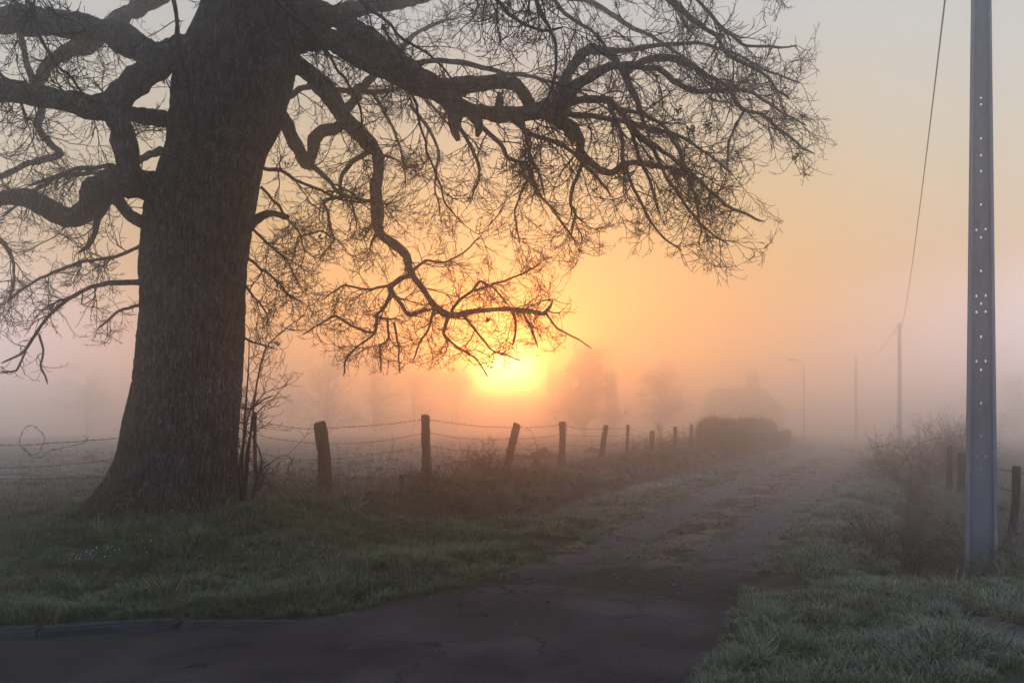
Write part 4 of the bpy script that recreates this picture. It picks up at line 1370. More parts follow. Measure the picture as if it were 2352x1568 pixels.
# ------------------------------------------------------------------ the house in the mist
def house():
    Y = 138.0
    x0, x1 = P(1636, 985, Y).x, P(1806, 985, Y).x
    zr, ze = P(0, 888, Y).z, 4.6
    dep = 8.5
    y0, y1 = Y, Y + dep
    g = land1((x0 + x1) / 2, Y)
    root = empty("house", ((x0 + x1) / 2, Y + dep / 2, g))
    tag(root, "ghostly house with hipped roof and tall chimney fading into the mist beyond the hedge", "house")
    wall = plain_mat("render_wall", (.14, .13, .12), (.20, .18, .17), 2, .95)
    roof_m = plain_mat("slate_roof", (.05, .05, .055), (.10, .095, .095), 4, .8)
    brick = plain_mat("chimney_brick", (.16, .08, .06), (.26, .14, .11), 6, .95)
    glass = plain_mat("dark_pane", (.02, .02, .025), (.04, .04, .05), 3, .2, .5, bmp=0)
    trim = plain_mat("painted_trim", (.5, .48, .46), (.6, .58, .55), 5, .8, bmp=0)

    def box(name, a, b, mat, parent):
        (ax, ay, az), (bx, by, bz) = a, b
        V = [(x, y, z) for z in (az, bz) for y in (ay, by) for x in (ax, bx)]
        return mesh_obj(name, V, [(0, 2, 3, 1), (4, 5, 7, 6), (0, 1, 5, 4), (2, 6, 7, 3), (0, 4, 6, 2), (1, 3, 7, 5)], mat, parent, smooth=False)
    box("wall", (x0 + .4, y0 + .4, g - .5), (x1 - .4, y1 - .4, ze), wall, root)
    rx0, rx1 = P(1646, 985, Y).x, P(1774, 985, Y).x
    V = [(x0, y0, ze + .003), (x1, y0, ze + .003), (x1, y1, ze + .003), (x0, y1, ze + .003), (rx0, Y + dep / 2, zr), (rx1, Y + dep / 2, zr)]
    rf = mesh_obj("roof", V, [(0, 1, 5, 4), (2, 3, 4, 5), (1, 2, 5), (3, 0, 4), (3, 2, 1, 0)], roof_m, root, smooth=False)
    cx0, cx1 = P(1731, 985, Y).x, P(1757, 985, Y).x
    zc = P(0, 850, Y).z
    box("chimney", (cx0, Y + dep / 2 - .6, zr - 1.5), (cx1, Y + dep / 2 + .6, zc), brick, rf)
    box("chimney_cap", (cx0 - .12, Y + dep / 2 - .75, zc + .002), (cx1 + .12, Y + dep / 2 + .75, zc + .3), brick, rf)
    for f in (.22, .72):
        wx = x0 + (x1 - x0) * f
        w = box("window", (wx - .6, y0 + .36, 1.5), (wx + .6, y0 + .42, 3.1), trim, root)
        box("pane", (wx - .5, y0 + .345, 1.6), (wx + .5, y0 + .358, 3.0), glass, w)
    dx = x0 + (x1 - x0) * .47
    box("door", (dx - .5, y0 + .35, g), (dx + .5, y0 + .42, 2.5), trim, root)


house()


# ------------------------------------------------------------------ far trees
def far_tree(name, px, ptop, Y, wpx, seed, label, dense=1.0, conifer=False):
    r = np.random.default_rng(seed)
    Y = min(Y, 10.7 * FPX / (985 - ptop))
    base = P(px, 985, Y)
    g = land1(base.x, Y)
    H = P(px, ptop, Y).z - g
    W = wpx / FPX * Y / 2
    root = empty(name, (base.x, Y, g))
    tag(root, label, "tree", "trees beyond the field")
    z = np.linspace(g - .3, g + H * .8, 14)
    tp = np.stack([base.x + .25 * vnoise(z * .3, seed, 0), Y + .25 * vnoise(z * .3, seed, 5), z], 1)[None]
    tr = np.linspace(H * .028, H * .006, 14)[None]
    mesh_obj("trunk", *tubes(tp, tr, 8), TWIG, root)
    n1 = int(64 * dense)
    s, d, L, ra = children(tp, tr, n1, .04, 1.0, W * .8, W * 1.25, 1.5, r, H * .012, .5, .55)
    if conifer:
        L = L * .5
        d = unit(d * np.array([1, 1, .2]))
    else:
        d = unit(d + np.array([0, 0, .35]))
    p1 = grow(s, d, L, 9, .14, .06, .05, r)
    q1 = taper(np.maximum(ra, .03), 9, .4)
    parts = [tubes(p1, q1, 4)]
    s, d, L, rb = children(p1, q1, 10, .15, 1, W * .25, W * .55, .8, r, .035, .6)
    p2_ = grow(s, d, L, 6, .16, .04, .04, r)
    q2 = taper(np.maximum(rb, .022), 6, .6)
    parts.append(tubes(p2_, q2, 3))
    s, d, L, rc = children(p2_, q2, 9, .1, 1, W * .12, W * .28, .8, r, .022, .8)
    p3_ = grow(s, d, L, 3, .12, .03, .03, r)
    parts.append(tubes(p3_, taper(np.maximum(rc, .017), 3, .8), 3))
    mesh_obj("crown", *merge(parts), TWIG, root)


far_tree("bare_tree", 1345, 800, 150, 190, 301, "dark bare tree in the mist just right of the sun", .8)
far_tree("bare_tree", 1400, 826, 152, 80, 302, "narrow pointed tree at the right side of the dark tree near the sun", .9, True)
far_tree("bare_tree", 1515, 822, 160, 150, 303, "rounded bare tree standing alone in the mist between sun and house", .55)
far_tree("bare_tree", 1285, 845, 170, 150, 304, "low bare tree closest to the sun's right edge", .6)
far_tree("bare_tree", 755, 800, 165, 200, 305, "faint tall bare tree in the mist left of the sun behind the second fence post", .26)
far_tree("bare_tree", 860, 825, 175, 190, 306, "faint bare tree in the mist, second of the row left of the sun", .26)
far_tree("bare_tree", 950, 838, 180, 190, 307, "faint bare tree in the mist, third of the row left of the sun", .26)
far_tree("bare_tree", 1050, 848, 180, 170, 308, "faint bare tree in the mist at the left edge of the sun", .26)
far_tree("bare_tree", 660, 845, 175, 160, 309, "faint low bare tree in the mist right beside the oak trunk", .26)
far_tree("bare_tree", 200, 830, 190, 170, 310, "very faint bare tree in the mist left of the oak trunk", .25)
far_tree("bare_tree", 2330, 850, 150, 90, 311, "very faint bare tree in the mist right of the concrete pole", .8)


# ------------------------------------------------------------------ shrubs, hedge, weeds
def no_limit(p):
    return np.ones(len(p), bool)


def bush(name, x, y, h, w, n, seed, label, cat="bush", mat=None, spread=.7, fine=1.0, group=None, arch=-.05):
    r = np.random.default_rng(seed)
    g = land1(x, y)
    root = empty(name, (x, y, g))
    tag(root, label, cat, group)
    a = r.uniform(0, 2 * np.pi, n)
    rad = w * .35 * np.sqrt(r.uniform(0, 1, n))
    s = np.stack([x + rad * np.cos(a), y + rad * np.sin(a), np.zeros(n)], 1)
    s[:, 2] = land(s[:, 0], s[:, 1]) - .03
    d = unit(np.stack([np.cos(a) * spread * rad / (w * .35), np.sin(a) * spread * rad / (w * .35), np.ones(n)], 1) + r.normal(0, .2, (n, 3)))
    L = h * r.uniform(.55, 1.15, n)
    p1 = grow(s, d, L, 10, .13, .0, arch, r)
    q1 = taper(r.uniform(.004, .009, n), 10, .4)
    mesh_obj("stems", *tubes(p1, q1, 4), mat or BROWN_TWIG, root)
    s, d, L, rb = children(p1, q1, max(2, int(7 * fine)), .2, 1, h * .15, h * .4, .8, r, .005, .7)
    p2_ = grow(s, d, L, 6, .18, .0, .03, r)
    q2 = taper(np.maximum(rb, .0028), 6, .6)
    s, d, L, rc = children(p2_, q2, max(2, int(4 * fine)), .2, 1, h * .06, h * .18, .9, r, .003, .8)
    p3_ = grow(s, d, L, 4, .18, .0, .03, r)
    t = mesh_obj("twigs", *merge([tubes(p2_, q2, 3), tubes(p3_, taper(np.maximum(rc, .0022), 4, .8), 3)]), mat or BROWN_TWIG, root)
    tag(t, kind="stuff")
    return root


def at(px, py, Y):
    return P(px, py, Y).x, Y


bush("bramble_bush", *at(1105, 1080, 16.6), .75, .9, 46, 401, "small bramble bush below the leaning fence post under the sun")
bush("bramble_bush", *at(1515, 1045, 30.5), 1.15, 1.7, 60, 402, "bramble bush in front of the squat fence post near the hedge")
bush("bramble_bush", *at(1455, 1060, 27.2), .8, 1.0, 26, 403, "sparse bramble tangle at the foot of a slim fence post")
bush("bramble_bush", *at(1572, 1045, 36.0), 1.1, 1.4, 46, 404, "bramble bush at the far end of the wire fence before the hedge")
bush("bramble_bush", *at(1600, 1045, 38.0), 1.3, 1.6, 46, 405, "tall bramble bush touching the near end of the hedge")
bush("bramble_bush", *at(985, 1140, 14.0), .5, .9, 40, 406, "dry undergrowth around the thick footed fence post")
bush("bramble_bush", *at(1215, 1090, 18.8), .45, .8, 30, 407, "low bramble clump between the leaning post and the straight one")
sap = bush("sapling", *at(1250, 1080, 19.0), 1.25, .4, 5, 408, "thin bare sapling standing by the wire between two fence posts", "sapling", spread=.3, fine=.5)
bush("thorn_thicket", *at(2120, 1100, 24.0), 1.75, 2.6, 120, 411, "large hazy bramble thicket on the right ditch bank beside the pole", "thicket", spread=.9, arch=-.12)
bush("thorn_thicket", *at(2165, 1080, 30.0), 2.2, 3.4, 120, 412, "taller thicket behind the bramble with upright shoots by the pole", "thicket", spread=.6, arch=-.03)
bush("thorn_thicket", *at(2195, 1030, 34.0), 2.9, 1.6, 30, 413, "group of tall upright shoots rising behind the thicket next to the pole", "thicket", spread=.22, fine=.6, arch=0)
bush("dry_shrub", *at(2040, 1250, 10.4), .62, .7, 26, 414, "dry frosted weed clump on the right verge at the ditch edge", "shrub", spread=.5, fine=.7)
bush("dry_shrub", *at(1985, 1275, 9.9), .40, .5, 16, 415, "low dry weed clump on the right verge near the lane", "shrub", spread=.5, fine=.6)
bush("dry_shrub", *at(2090, 1190, 13.0), .55, .6, 18, 416, "frosted weeds further along the right ditch edge", "shrub", spread=.5, fine=.7)


def arching_cane(pts, label, seed, r=.006):
    L = spline([(*P(a, b, Y), r * (1 - .6 * i / len(pts))) for i, (a, b, Y) in enumerate(pts)], .04)
    v, f = tubes(L[None, :, :3], L[None, :, 3], 5)
    root = empty("bramble_cane", tuple(L[0, :3]))
    tag(root, label, "bramble", "arching bramble canes")
    mesh_obj("cane", v, f, BROWN_TWIG, root)
    rr = np.random.default_rng(seed)
    s, d, LL, ra = children(L[None, :, :3], L[None, :, 3], 14, .1, 1, .05, .22, 1.0, rr, .003)
    p = grow(s, d, LL, 4, .2, 0, 0, rr)
    tag(mesh_obj("twigs", *tubes(p, taper(np.maximum(ra, .0022), 4, .7), 3), BROWN_TWIG, root), kind="stuff")


arching_cane([(2020, 1325, 9.4), (2050, 1285, 9.5), (2095, 1252, 9.6), (2150, 1240, 9.7), (2215, 1242, 9.8)], "long bramble cane arching over the right ditch towards the pole", 501, .005)
arching_cane([(2062, 1110, 18.0), (2058, 1085, 18.0), (2075, 1060, 18.0), (2110, 1050, 18.0), (2150, 1068, 18.0)], "bramble cane curling out of the thicket low above the ditch", 502, .009)
arching_cane([(2095, 1075, 19.0), (2075, 1035, 19.0), (2040, 1020, 19.0), (1995, 1032, 19.0)], "bramble cane reaching left from the thicket over the lane edge", 503, .009)
arching_cane([(2070, 1060, 20.0), (2110, 1020, 20.0), (2160, 1005, 20.0), (2200, 1020, 20.0)], "bramble cane arching high across the front of the thicket", 504, .009)


# the shrub growing against the oak
def oak_shrub():
    x, y = at(560, 1180, 10.6)
    root = empty("hawthorn_shrub", (x, y, land1(x, y)))
    tag(root, "spindly bare hawthorn with long whips growing against the right side of the oak", "shrub")
    stems = [[(560, 1190, 7), (566, 1100, 6), (575, 1000, 5), (590, 880, 4), (610, 800, 3.2), (650, 760, 2.4), (692, 728, 1.6)],
             [(552, 1190, 6), (556, 1080, 5), (562, 960, 4), (570, 860, 3), (573, 780, 2)],
             [(565, 1190, 6), (590, 1110, 5), (602, 1060, 4), (590, 1020, 3), (565, 985, 2.2)],
             [(548, 1190, 7), (548, 1090, 6), (560, 1010, 4.5), (572, 950, 3.4), (604, 905, 2)],
             [(570, 1195, 5), (580, 1130, 4), (600, 1080, 3), (640, 1050, 1.8)],
             [(556, 1190, 5), (566, 1040, 4), (590, 950, 3), (620, 920, 1.8)]]
    for i, st in enumerate(stems):
        L = spline([(*P(a, b, 10.6 + .12 * math.sin(i * 2 + j)), hw * .6 / FPX * 10) for j, (a, b, hw) in enumerate(st)], .05)
        s_ = mesh_obj("stem", *tubes(L[None, :, :3], L[None, :, 3], 6), TWIG, root)
        rr = spray(L, 4.0, .15, .45, 520 + i, -.02, 1.0, .5, .3, no_limit)
        tag(mesh_obj("twigs", *rr, TWIG, s_), kind="stuff")


oak_shrub()


def hedge(name, corners, h, w, n, seed, label):
    """clipped hedge: a leaning twiggy mass between two points"""
    r = np.random.default_rng(seed)
    (xa, ya), (xb, yb) = corners
    L = math.hypot(xb - xa, yb - ya)
    ux, uy = (xb - xa) / L, (yb - ya) / L
    root = empty(name, ((xa + xb) / 2, (ya + yb) / 2, land1((xa + xb) / 2, (ya + yb) / 2)))
    tag(root, label, "hedge", "clipped hedges along the lane")
    # inner mass of old wood
    nu, nv = int(L / .10), 26
    t = np.linspace(0, 1, nu)
    a = np.linspace(0, np.pi, nv)
    Tn, A = np.meshgrid(t, a, indexing='ij')
    sq = 6.0
    cx = np.sign(np.cos(A)) * np.abs(np.cos(A)) ** (2 / sq) * w / 2 * .86
    cz = np.abs(np.sin(A)) ** (2 / sq) * h * .80 * (1.02 + .10 * vnoise(Tn * L * .9, seed, 0) + .05 * vnoise(Tn * L * 2.6, seed, 4))
    endf = np.clip(np.minimum(Tn, 1 - Tn) * L / .12, 0, 1) ** .25
    X = xa + ux * Tn * L - uy * cx * endf
    Y = ya + uy * Tn * L + ux * cx * endf
    Z0 = land(X, Y) - .1
    nzv = fbm(X * 2.2, Y * 2.2, cz * 2.2, 4, seed)
    X, Y = X + .16 * nzv * ux, Y - .16 * nzv
    Z = Z0 + cz * (.94 + .06 * endf) + .13 * nzv * (cz > .2)
    v = np.stack([X, Y, Z], -1).reshape(-1, 3)
    i = np.arange(nu - 1)[:, None] * nv
    j = np.arange(nv - 1)[None, :]
    f = np.stack([i + j, i + nv + j, i + nv + j + 1, i + j + 1], -1).reshape(-1, 4)
    mesh_obj("foliage", v, f, HEDGE, root)
    # clipped shoots all over it
    tt = r.uniform(0, 1, n)
    aa = r.uniform(0.02, np.pi - .02, n)
    px = np.sign(np.cos(aa)) * np.abs(np.cos(aa)) ** (2 / sq) * w / 2 * .80
    pz = np.abs(np.sin(aa)) ** (2 / sq) * h * .78 * (1.02 + .10 * vnoise(tt * L * .9, seed, 0) + .05 * vnoise(tt * L * 2.6, seed, 4))
    ef = np.clip(np.minimum(tt, 1 - tt) * L / .12, 0, 1) ** .4
    S = np.stack([xa + ux * tt * L - uy * px * ef, ya + uy * tt * L + ux * px * ef, pz], 1)
    S[:, 2] += land(S[:, 0], S[:, 1]) - .05
    D = unit(np.stack([-uy * np.cos(aa), ux * np.cos(aa), np.abs(np.sin(aa)) + .2], 1) + r.normal(0, .55, (n, 3)))
    p = grow(S, D, r.uniform(.15, .45, n) * np.where(r.uniform(0, 1, n) < .05, 2.0, 1.0), 4, .22, .02, .04, r)
    tag(mesh_obj("twigs", *tubes(p, taper(r.uniform(.005, .010, n), 4, .5), 3), HEDGE, root), kind="stuff")


HEDGE = plain_mat("hedge_leaf", (.030, .021, .015), (.11, .078, .055), 11, .95, .05)
hedge("hedge", ((10.2, 40.8), (15.6, 53.0)), 1.66, 1.6, 22000, 601, "dark clipped hedge at the end of the wire fence")
hedge("hedge", ((16.0, 54.0), (21.6, 64.0)), 1.95, 1.7, 14000, 602, "paler clipped hedge just beyond the dark one at the lane's bend")
# ------------------------------------------------------------------ molehills
SOIL = plain_mat("molehill_soil", (.030, .022, .017), (.080, .062, .048), 22, .97, .03, bmp=.9)


def molehill(x, y, r, h, seed, label):
    n, k = 9, 22
    V, F = [], []
    a = np.linspace(0, 2 * np.pi, k, endpoint=False)
    for i in range(n):
        t = i / (n - 1)
        rr = r * (1 - t) * (1 + .22 * fbm(np.cos(a) * 2 + seed, np.sin(a) * 2, t, 2, seed))
        xx, yy = x + rr * np.cos(a), y + rr * np.sin(a)
        zz = land(xx, yy) - .03 + h * (1 - (1 - t) ** 2.2) * (1 + .25 * fbm(xx * 7, yy * 7, 0, 2, seed))
        V += list(zip(xx, yy, zz))
    for i in range(n - 1):
        for j in range(k):
            F.append([i * k + j, i * k + (j + 1) % k, (i + 1) * k + (j + 1) % k, (i + 1) * k + j])
    o = mesh_obj("molehill", V, F, SOIL)
    tag(o, label, "molehill", "molehills in the field")


for i, (px, py, Y, r, h, lb) in enumerate([
        (205, 1030, 27, .42, .22, "dark molehill left of the oak, nearer of two in the frosty field"),
        (245, 1045, 24, .40, .16, "low molehill close beside the oak trunk's left edge"),
        (1045, 1055, 22, .55, .26, "broad dark molehill behind the fence left of the bramble bush"),
        (1252, 1055, 26, .70, .42, "tall rounded molehill behind the thin sapling"),
        (1190, 1050, 26, .55, .30, "molehill seen just right of the leaning fence post"),
        (715, 1055, 19, .5, .16, "flat molehill behind the dried weeds left of the thick post"),
        (900, 1040, 25, .5, .20, "small molehill in the field between the two thick posts"),
        (640, 1075, 17, .4, .14, "small molehill beside the thin stake by the oak"),
        (1360, 1040, 33, .5, .28, "far molehill beside the second leaning post")]):
    molehill(*at(px, py, Y), r, h, 700 + i, lb)


# ------------------------------------------------------------------ grass
def blade_mat(name, stops, frost):
    m, nt, b = material(name, .75, .25)
    oi = nt.nodes.new("ShaderNodeObjectInfo")
    hgt = attr(nt, "hgt").outputs['Fac']
    c = cramp(nt, oi.outputs['Random'], stops)
    t = nt.nodes.new("ShaderNodeTexCoord")
    n = nz(nt, .9, 4, .6, oi.outputs['Location'])
    c = mixc(nt, fmath(nt, 'MULTIPLY', cramp(nt, n, [(.40, (0, 0, 0)), (.62, (1, 1, 1))]), .6), c, (.098, .092, .042))
    rime = fmath(nt, 'ADD', fmath(nt, 'MULTIPLY', frost_haze_amount(nt, oi.outputs['Location']), .75), .28)
    c = mixc(nt, fmath(nt, 'MULTIPLY', fmath(nt, 'ADD', fmath(nt, 'MULTIPLY', fmath(nt, 'POWER', hgt, 2.0), 1.0), .06), fmath(nt, 'MULTIPLY', rime, frost), True), c, (.62, .61, .55))
    nt.links.new(c, b.inputs['Base Color'])
    return m


GRASS = blade_mat("frosty_grass", [(.0, (.018, .028, .008)), (.35, (.066, .100, .020)), (.7, (.125, .165, .040)), (1.0, (.22, .19, .10))], .85)
STRAW = blade_mat("dry_grass", [(.0, (.045, .030, .018)), (.5, (.10, .070, .042)), (1.0, (.22, .165, .105))], .32)
FIELD = blade_mat("field_grass", [(.0, (.040, .044, .018)), (.5, (.075, .066, .034)), (1.0, (.15, .125, .085))], .85)


def tuft(name, nb, spread, h0, h1, w, curl, seed, mat, lean=0.0):
    r = np.random.default_rng(seed)
    V, F, Hh = [], [], []
    for i in range(nb):
        a = r.uniform(0, 2 * np.pi)
        q = spread * math.sqrt(r.uniform(0, 1))
        bx, by = q * math.cos(a), q * math.sin(a)
        dx, dy = math.cos(a + r.normal(0, .9)), math.sin(a + r.normal(0, .9))
        h = r.uniform(h0, h1)
        c = curl * h * r.uniform(.3, 1.3)
        px_, py_ = -dy, dx
        o = len(V)
        for t, ww in ((0, 1.0), (.45, .8), (.8, .5), (1.0, 0)):
            off = c * t ** 1.8
            z = h * (t - .35 * (c / h) * t ** 2.5) - (.012 if t == 0 else 0)
            cx, cy = bx + dx * off + lean * h * t ** 1.5, by + dy * off
            if ww:
                V += [(cx - px_ * w * ww, cy - py_ * w * ww, z), (cx + px_ * w * ww, cy + py_ * w * ww, z)]
                Hh += [t, t]
            else:
                V.append((cx, cy, z))
                Hh.append(t)
        F += [[o, o + 1, o + 3, o + 2], [o + 2, o + 3, o + 5, o + 4], [o + 4, o + 5, o + 6]]
    me = bpy.data.meshes.new(name)
    me.from_pydata(V, [], F)
    at_ = me.attributes.new("hgt", 'FLOAT', 'POINT')
    at_.data.foreach_set("value", np.array(Hh, dtype=np.float32))
    me.materials.append(mat)
    return bpy.data.objects.new(name, me)


def scatter(name, pts, rotz, scale, idx, sources, tilt=None):
    col = bpy.data.collections.new(name + "_tufts")
    for s in sources:
        col.objects.link(s)
    me = bpy.data.meshes.new(name)
    n = len(pts)
    me.vertices.add(n)
    me.vertices.foreach_set("co", np.asarray(pts, np.float32).ravel())
    rot = np.zeros((n, 3), np.float32)
    rot[:, 2] = rotz
    if tilt is not None:
        rot[:, 0] = tilt
    a = me.attributes.new("rot", 'FLOAT_VECTOR', 'POINT')
    a.data.foreach_set("vector", rot.ravel())
    a = me.attributes.new("scl", 'FLOAT_VECTOR', 'POINT')
    a.data.foreach_set("vector", np.asarray(scale, np.float32).ravel())
    a = me.attributes.new("idx", 'INT', 'POINT')
    a.data.foreach_set("value", np.asarray(idx, np.int32))
    o = bpy.data.objects.new(name, me)
    COL.objects.link(o)
    ng = bpy.data.node_groups.new(name, 'GeometryNodeTree')
    ng.interface.new_socket("Geometry", in_out='INPUT', socket_type='NodeSocketGeometry')
    ng.interface.new_socket("Geometry", in_out='OUTPUT', socket_type='NodeSocketGeometry')
    N, K = ng.nodes, ng.links
    gi, go = N.new("NodeGroupInput"), N.new("NodeGroupOutput")
    ip = N.new("GeometryNodeInstanceOnPoints")
    ci = N.new("GeometryNodeCollectionInfo")
    ci.inputs['Collection'].default_value = col
    ci.inputs['Separate Children'].default_value = True
    ci.inputs['Reset Children'].default_value = True
    ip.inputs['Pick Instance'].default_value = True

    def named(nm, typ):
        q = N.new("GeometryNodeInputNamedAttribute")
        q.data_type = typ
        q.inputs['Name'].default_value = nm
        return q.outputs['Attribute']
    K.new(gi.outputs[0], ip.inputs['Points'])
    K.new(ci.outputs[0], ip.inputs['Instance'])
    K.new(named("idx", 'INT'), ip.inputs['Instance Index'])
    K.new(named("rot", 'FLOAT_VECTOR'), ip.inputs['Rotation'])
    K.new(named("scl", 'FLOAT_VECTOR'), ip.inputs['Scale'])
    K.new(ip.outputs[0], go.inputs[0])
    md = o.modifiers.new("scatter", 'NODES')
    md.node_group = ng
    return tag(o, kind="stuff")


def asphalt_mask(x, y):
    return inside(ASPH, x, y)


def sample_ground(n, y0, y1, pw, seed, xl=-.76, xr=.76):
    """points in the part of the land in front of the camera, thinning with distance"""
    r = np.random.default_rng(seed)
    u = r.uniform(0, 1, n)
    e = 2 - pw
    y = (y0 ** e + u * (y1 ** e - y0 ** e)) ** (1 / e) if abs(e) > 1e-3 else y0 * (y1 / y0) ** u
    x = r.uniform(xl, xr, n) * y + r.uniform(-.4, .4, n)
    return x, y


def place_grass(name, x, y, mask, sources, s0, s1, grow_with=0.0, seed=1, tilt=.15, hfac=None):
    r = np.random.default_rng(seed)
    x, y = x[mask], y[mask]
    z = land(x, y)
    n = len(x)
    s = r.uniform(s0, s1, n) * (1 + grow_with * np.clip(y - 8, 0, None))
    hf = r.uniform(.7, 1.25, n) * (1 if hfac is None else hfac[mask])
    sc = np.stack([s, s, s * hf / (1 + .5 * grow_with * np.clip(y - 8, 0, None))], 1)
    return scatter(name, np.stack([x, y, z], 1), r.uniform(0, 6.283, n), sc, r.integers(0, len(sources), n), sources, r.normal(0, tilt, n))


def zones(x, y):
    t = (lane_l(y) - x) * .92
    u = (x - lane_r(y)) * .92
    d_oak = np.hypot(x - TREE[0], y - TREE[1])
    return t, u, d_oak


short = [tuft("grass_tuft", 22, .055, .035, .085, .0022, .9, 800 + i, GRASS) for i in range(7)]
x, y = sample_ground(95000, 4.6, 22, 1.35, 41)
t, u, do = zones(x, y)
kerb_v = (y - (6.1 + (x + 3.92) * .26))
patch = fbm(x * 1.1, y * 1.1, 0, 3, 43)
ok = ~asphalt_mask(x, y) & ((t > -.10 + .22 * patch) | (u > -.12 + .2 * patch)) & (do > .80) & ((t < 3.4) | (y < 13.5)) & ((kerb_v > .12) | (x > -1.6)) & (patch > -.6) & ~((np.abs(u - (1.52 + .02 * y)) < .36 + .1 * patch) & (y > 7.9)) & ~((np.abs(t - 2.05) < .35) & (y > 13.2))
ok |= (kerb_v > -.02) & (kerb_v < .13) & (x < -1.9) & (fbm(x * 3.0, 1.0, 0, 2, 49) > .25) & (do > .8)
ok &= ~((u > 0) & (u < .5) & (np.hypot(x - 3.2, y - 8.6) < .6) & (patch < .2))
hf = .75 + .45 * sstep(-.3, .6, fbm(x * .8, y * .8, 0, 3, 47))
place_grass("grass", x, y, ok, short, .45, 1.45, .03, 51, .2, hf)

# taller clumps on the verges
tall = [tuft("grass_clump", 34, .07, .08, .17, .0024, 1.1, 820 + i, GRASS) for i in range(5)]
x, y = sample_ground(15000, 4.6, 22, 1.2, 61)
t, u, do = zones(x, y)
kerb_v = (y - (6.1 + (x + 3.92) * .26))
clump = fbm(x * 1.7, y * 1.7, 0, 3, 63)
ok = ~asphalt_mask(x, y) & ((t > .35) | (u > .30)) & (do > .78) & ((t < 3.4) | (y < 13)) & ((kerb_v > .18) | (x > -1.6)) & (clump > .08) & ~((np.abs(u - (1.52 + .02 * y)) < .45) & (y > 7.8)) & ~((np.abs(t - 2.05) < .4) & (y > 13))
place_grass("grass", x, y, ok, tall, .5, 1.45, .02, 65, .25, .8 + .5 * np.clip(clump, 0, 1))

# long pale grass on ditch sides, below the fence and round the pole
dry = [tuft("dry_tuft", 30, .06, .12, .30, .0022, 1.5, 840 + i, STRAW, .25) for i in range(5)]
x, y = sample_ground(46000, 7.2, 44, 1.1, 71)
t, u, do = zones(x, y)
fence_near = np.exp(-((t - 3.0) / .55) ** 2) * sstep(12, 14, y) + np.exp(-((t - 2.2) / .6) ** 2) * sstep(11, 13.5, y) * .8
bend = np.exp(-((y - (12.2 + (x + 2.83) * .5)) / .55) ** 2) * (x > -3.9) * (x < 0)
rbank = np.exp(-((u - 2.35) / .5) ** 2) * 1.3 * sstep(8, 9.5, y) + np.exp(-((u - 1.0) / .3) ** 2) * .35 * sstep(9, 10, y)
pole_b = np.exp(-(np.hypot(x - 5.4, y - 8.9) / .5) ** 2)
right_rough = sstep(2.2, 2.9, u) * .5 * (u < 8)
pr = np.clip(fence_near + bend + rbank + pole_b + right_rough, 0, 1)
rr_ = np.random.default_rng(77)
ok = (rr_.uniform(0, 1, len(x)) < pr) & (do > .95) & ~((np.abs(u - (1.52 + .02 * y)) < .22) & (y > 7.8))
place_grass("dry_grass", x, y, ok, dry, .7, 1.2, .015, 79, .3)

# the field and the far verges: shorter, thinning with distance
fld = [tuft("field_tuft", 20, .10, .03, .085, .0030, 1.1, 860 + i, FIELD) for i in range(5)]
x, y = sample_ground(70000, 10.2, 85, 1.45, 81)
t, u, do = zones(x, y)
patch = fbm(x * .45, y * .45, 0, 4, 83)
ok = (((t > 3.2) & (patch > -.35)) | ((t > -.1) & (t < 3.2) & (y > 20)) | ((u > -.05) & (y > 18) & (np.abs(u - (1.52 + .02 * np.clip(y, 8, 30))) > .4))) & (do > 1.2)
place_grass("field_grass", x, y, ok, fld, .8, 1.5, .045, 85, .2)

# the grown-over crown of the lane
mid = [tuft("moss_tuft", 18, .05, .012, .035, .0022, 1.2, 880 + i, STRAW) for i in range(4)]
x, y = sample_ground(60000, 8.4, 45, 1.2, 91, -.1, .5)
f = (x - lane_l(y)) / (lane_r(y) - lane_l(y))
pp = np.exp(-((f - .5) / .13) ** 2) * sstep(9.0, 11, y) + .9 * sstep(.20, .0, f) + .9 * sstep(.84, 1.0, f)
pp = pp * sstep(-.5, .2, fbm(x * 2.2, y * 2.2, 0, 3, 93))
ok = (f > -.05) & (f < 1.05) & (np.random.default_rng(95).uniform(0, 1, len(x)) < pp) & ~asphalt_mask(x, y)
place_grass("verge_grass", x, y, ok, mid, .8, 1.5, .03, 97, .2)


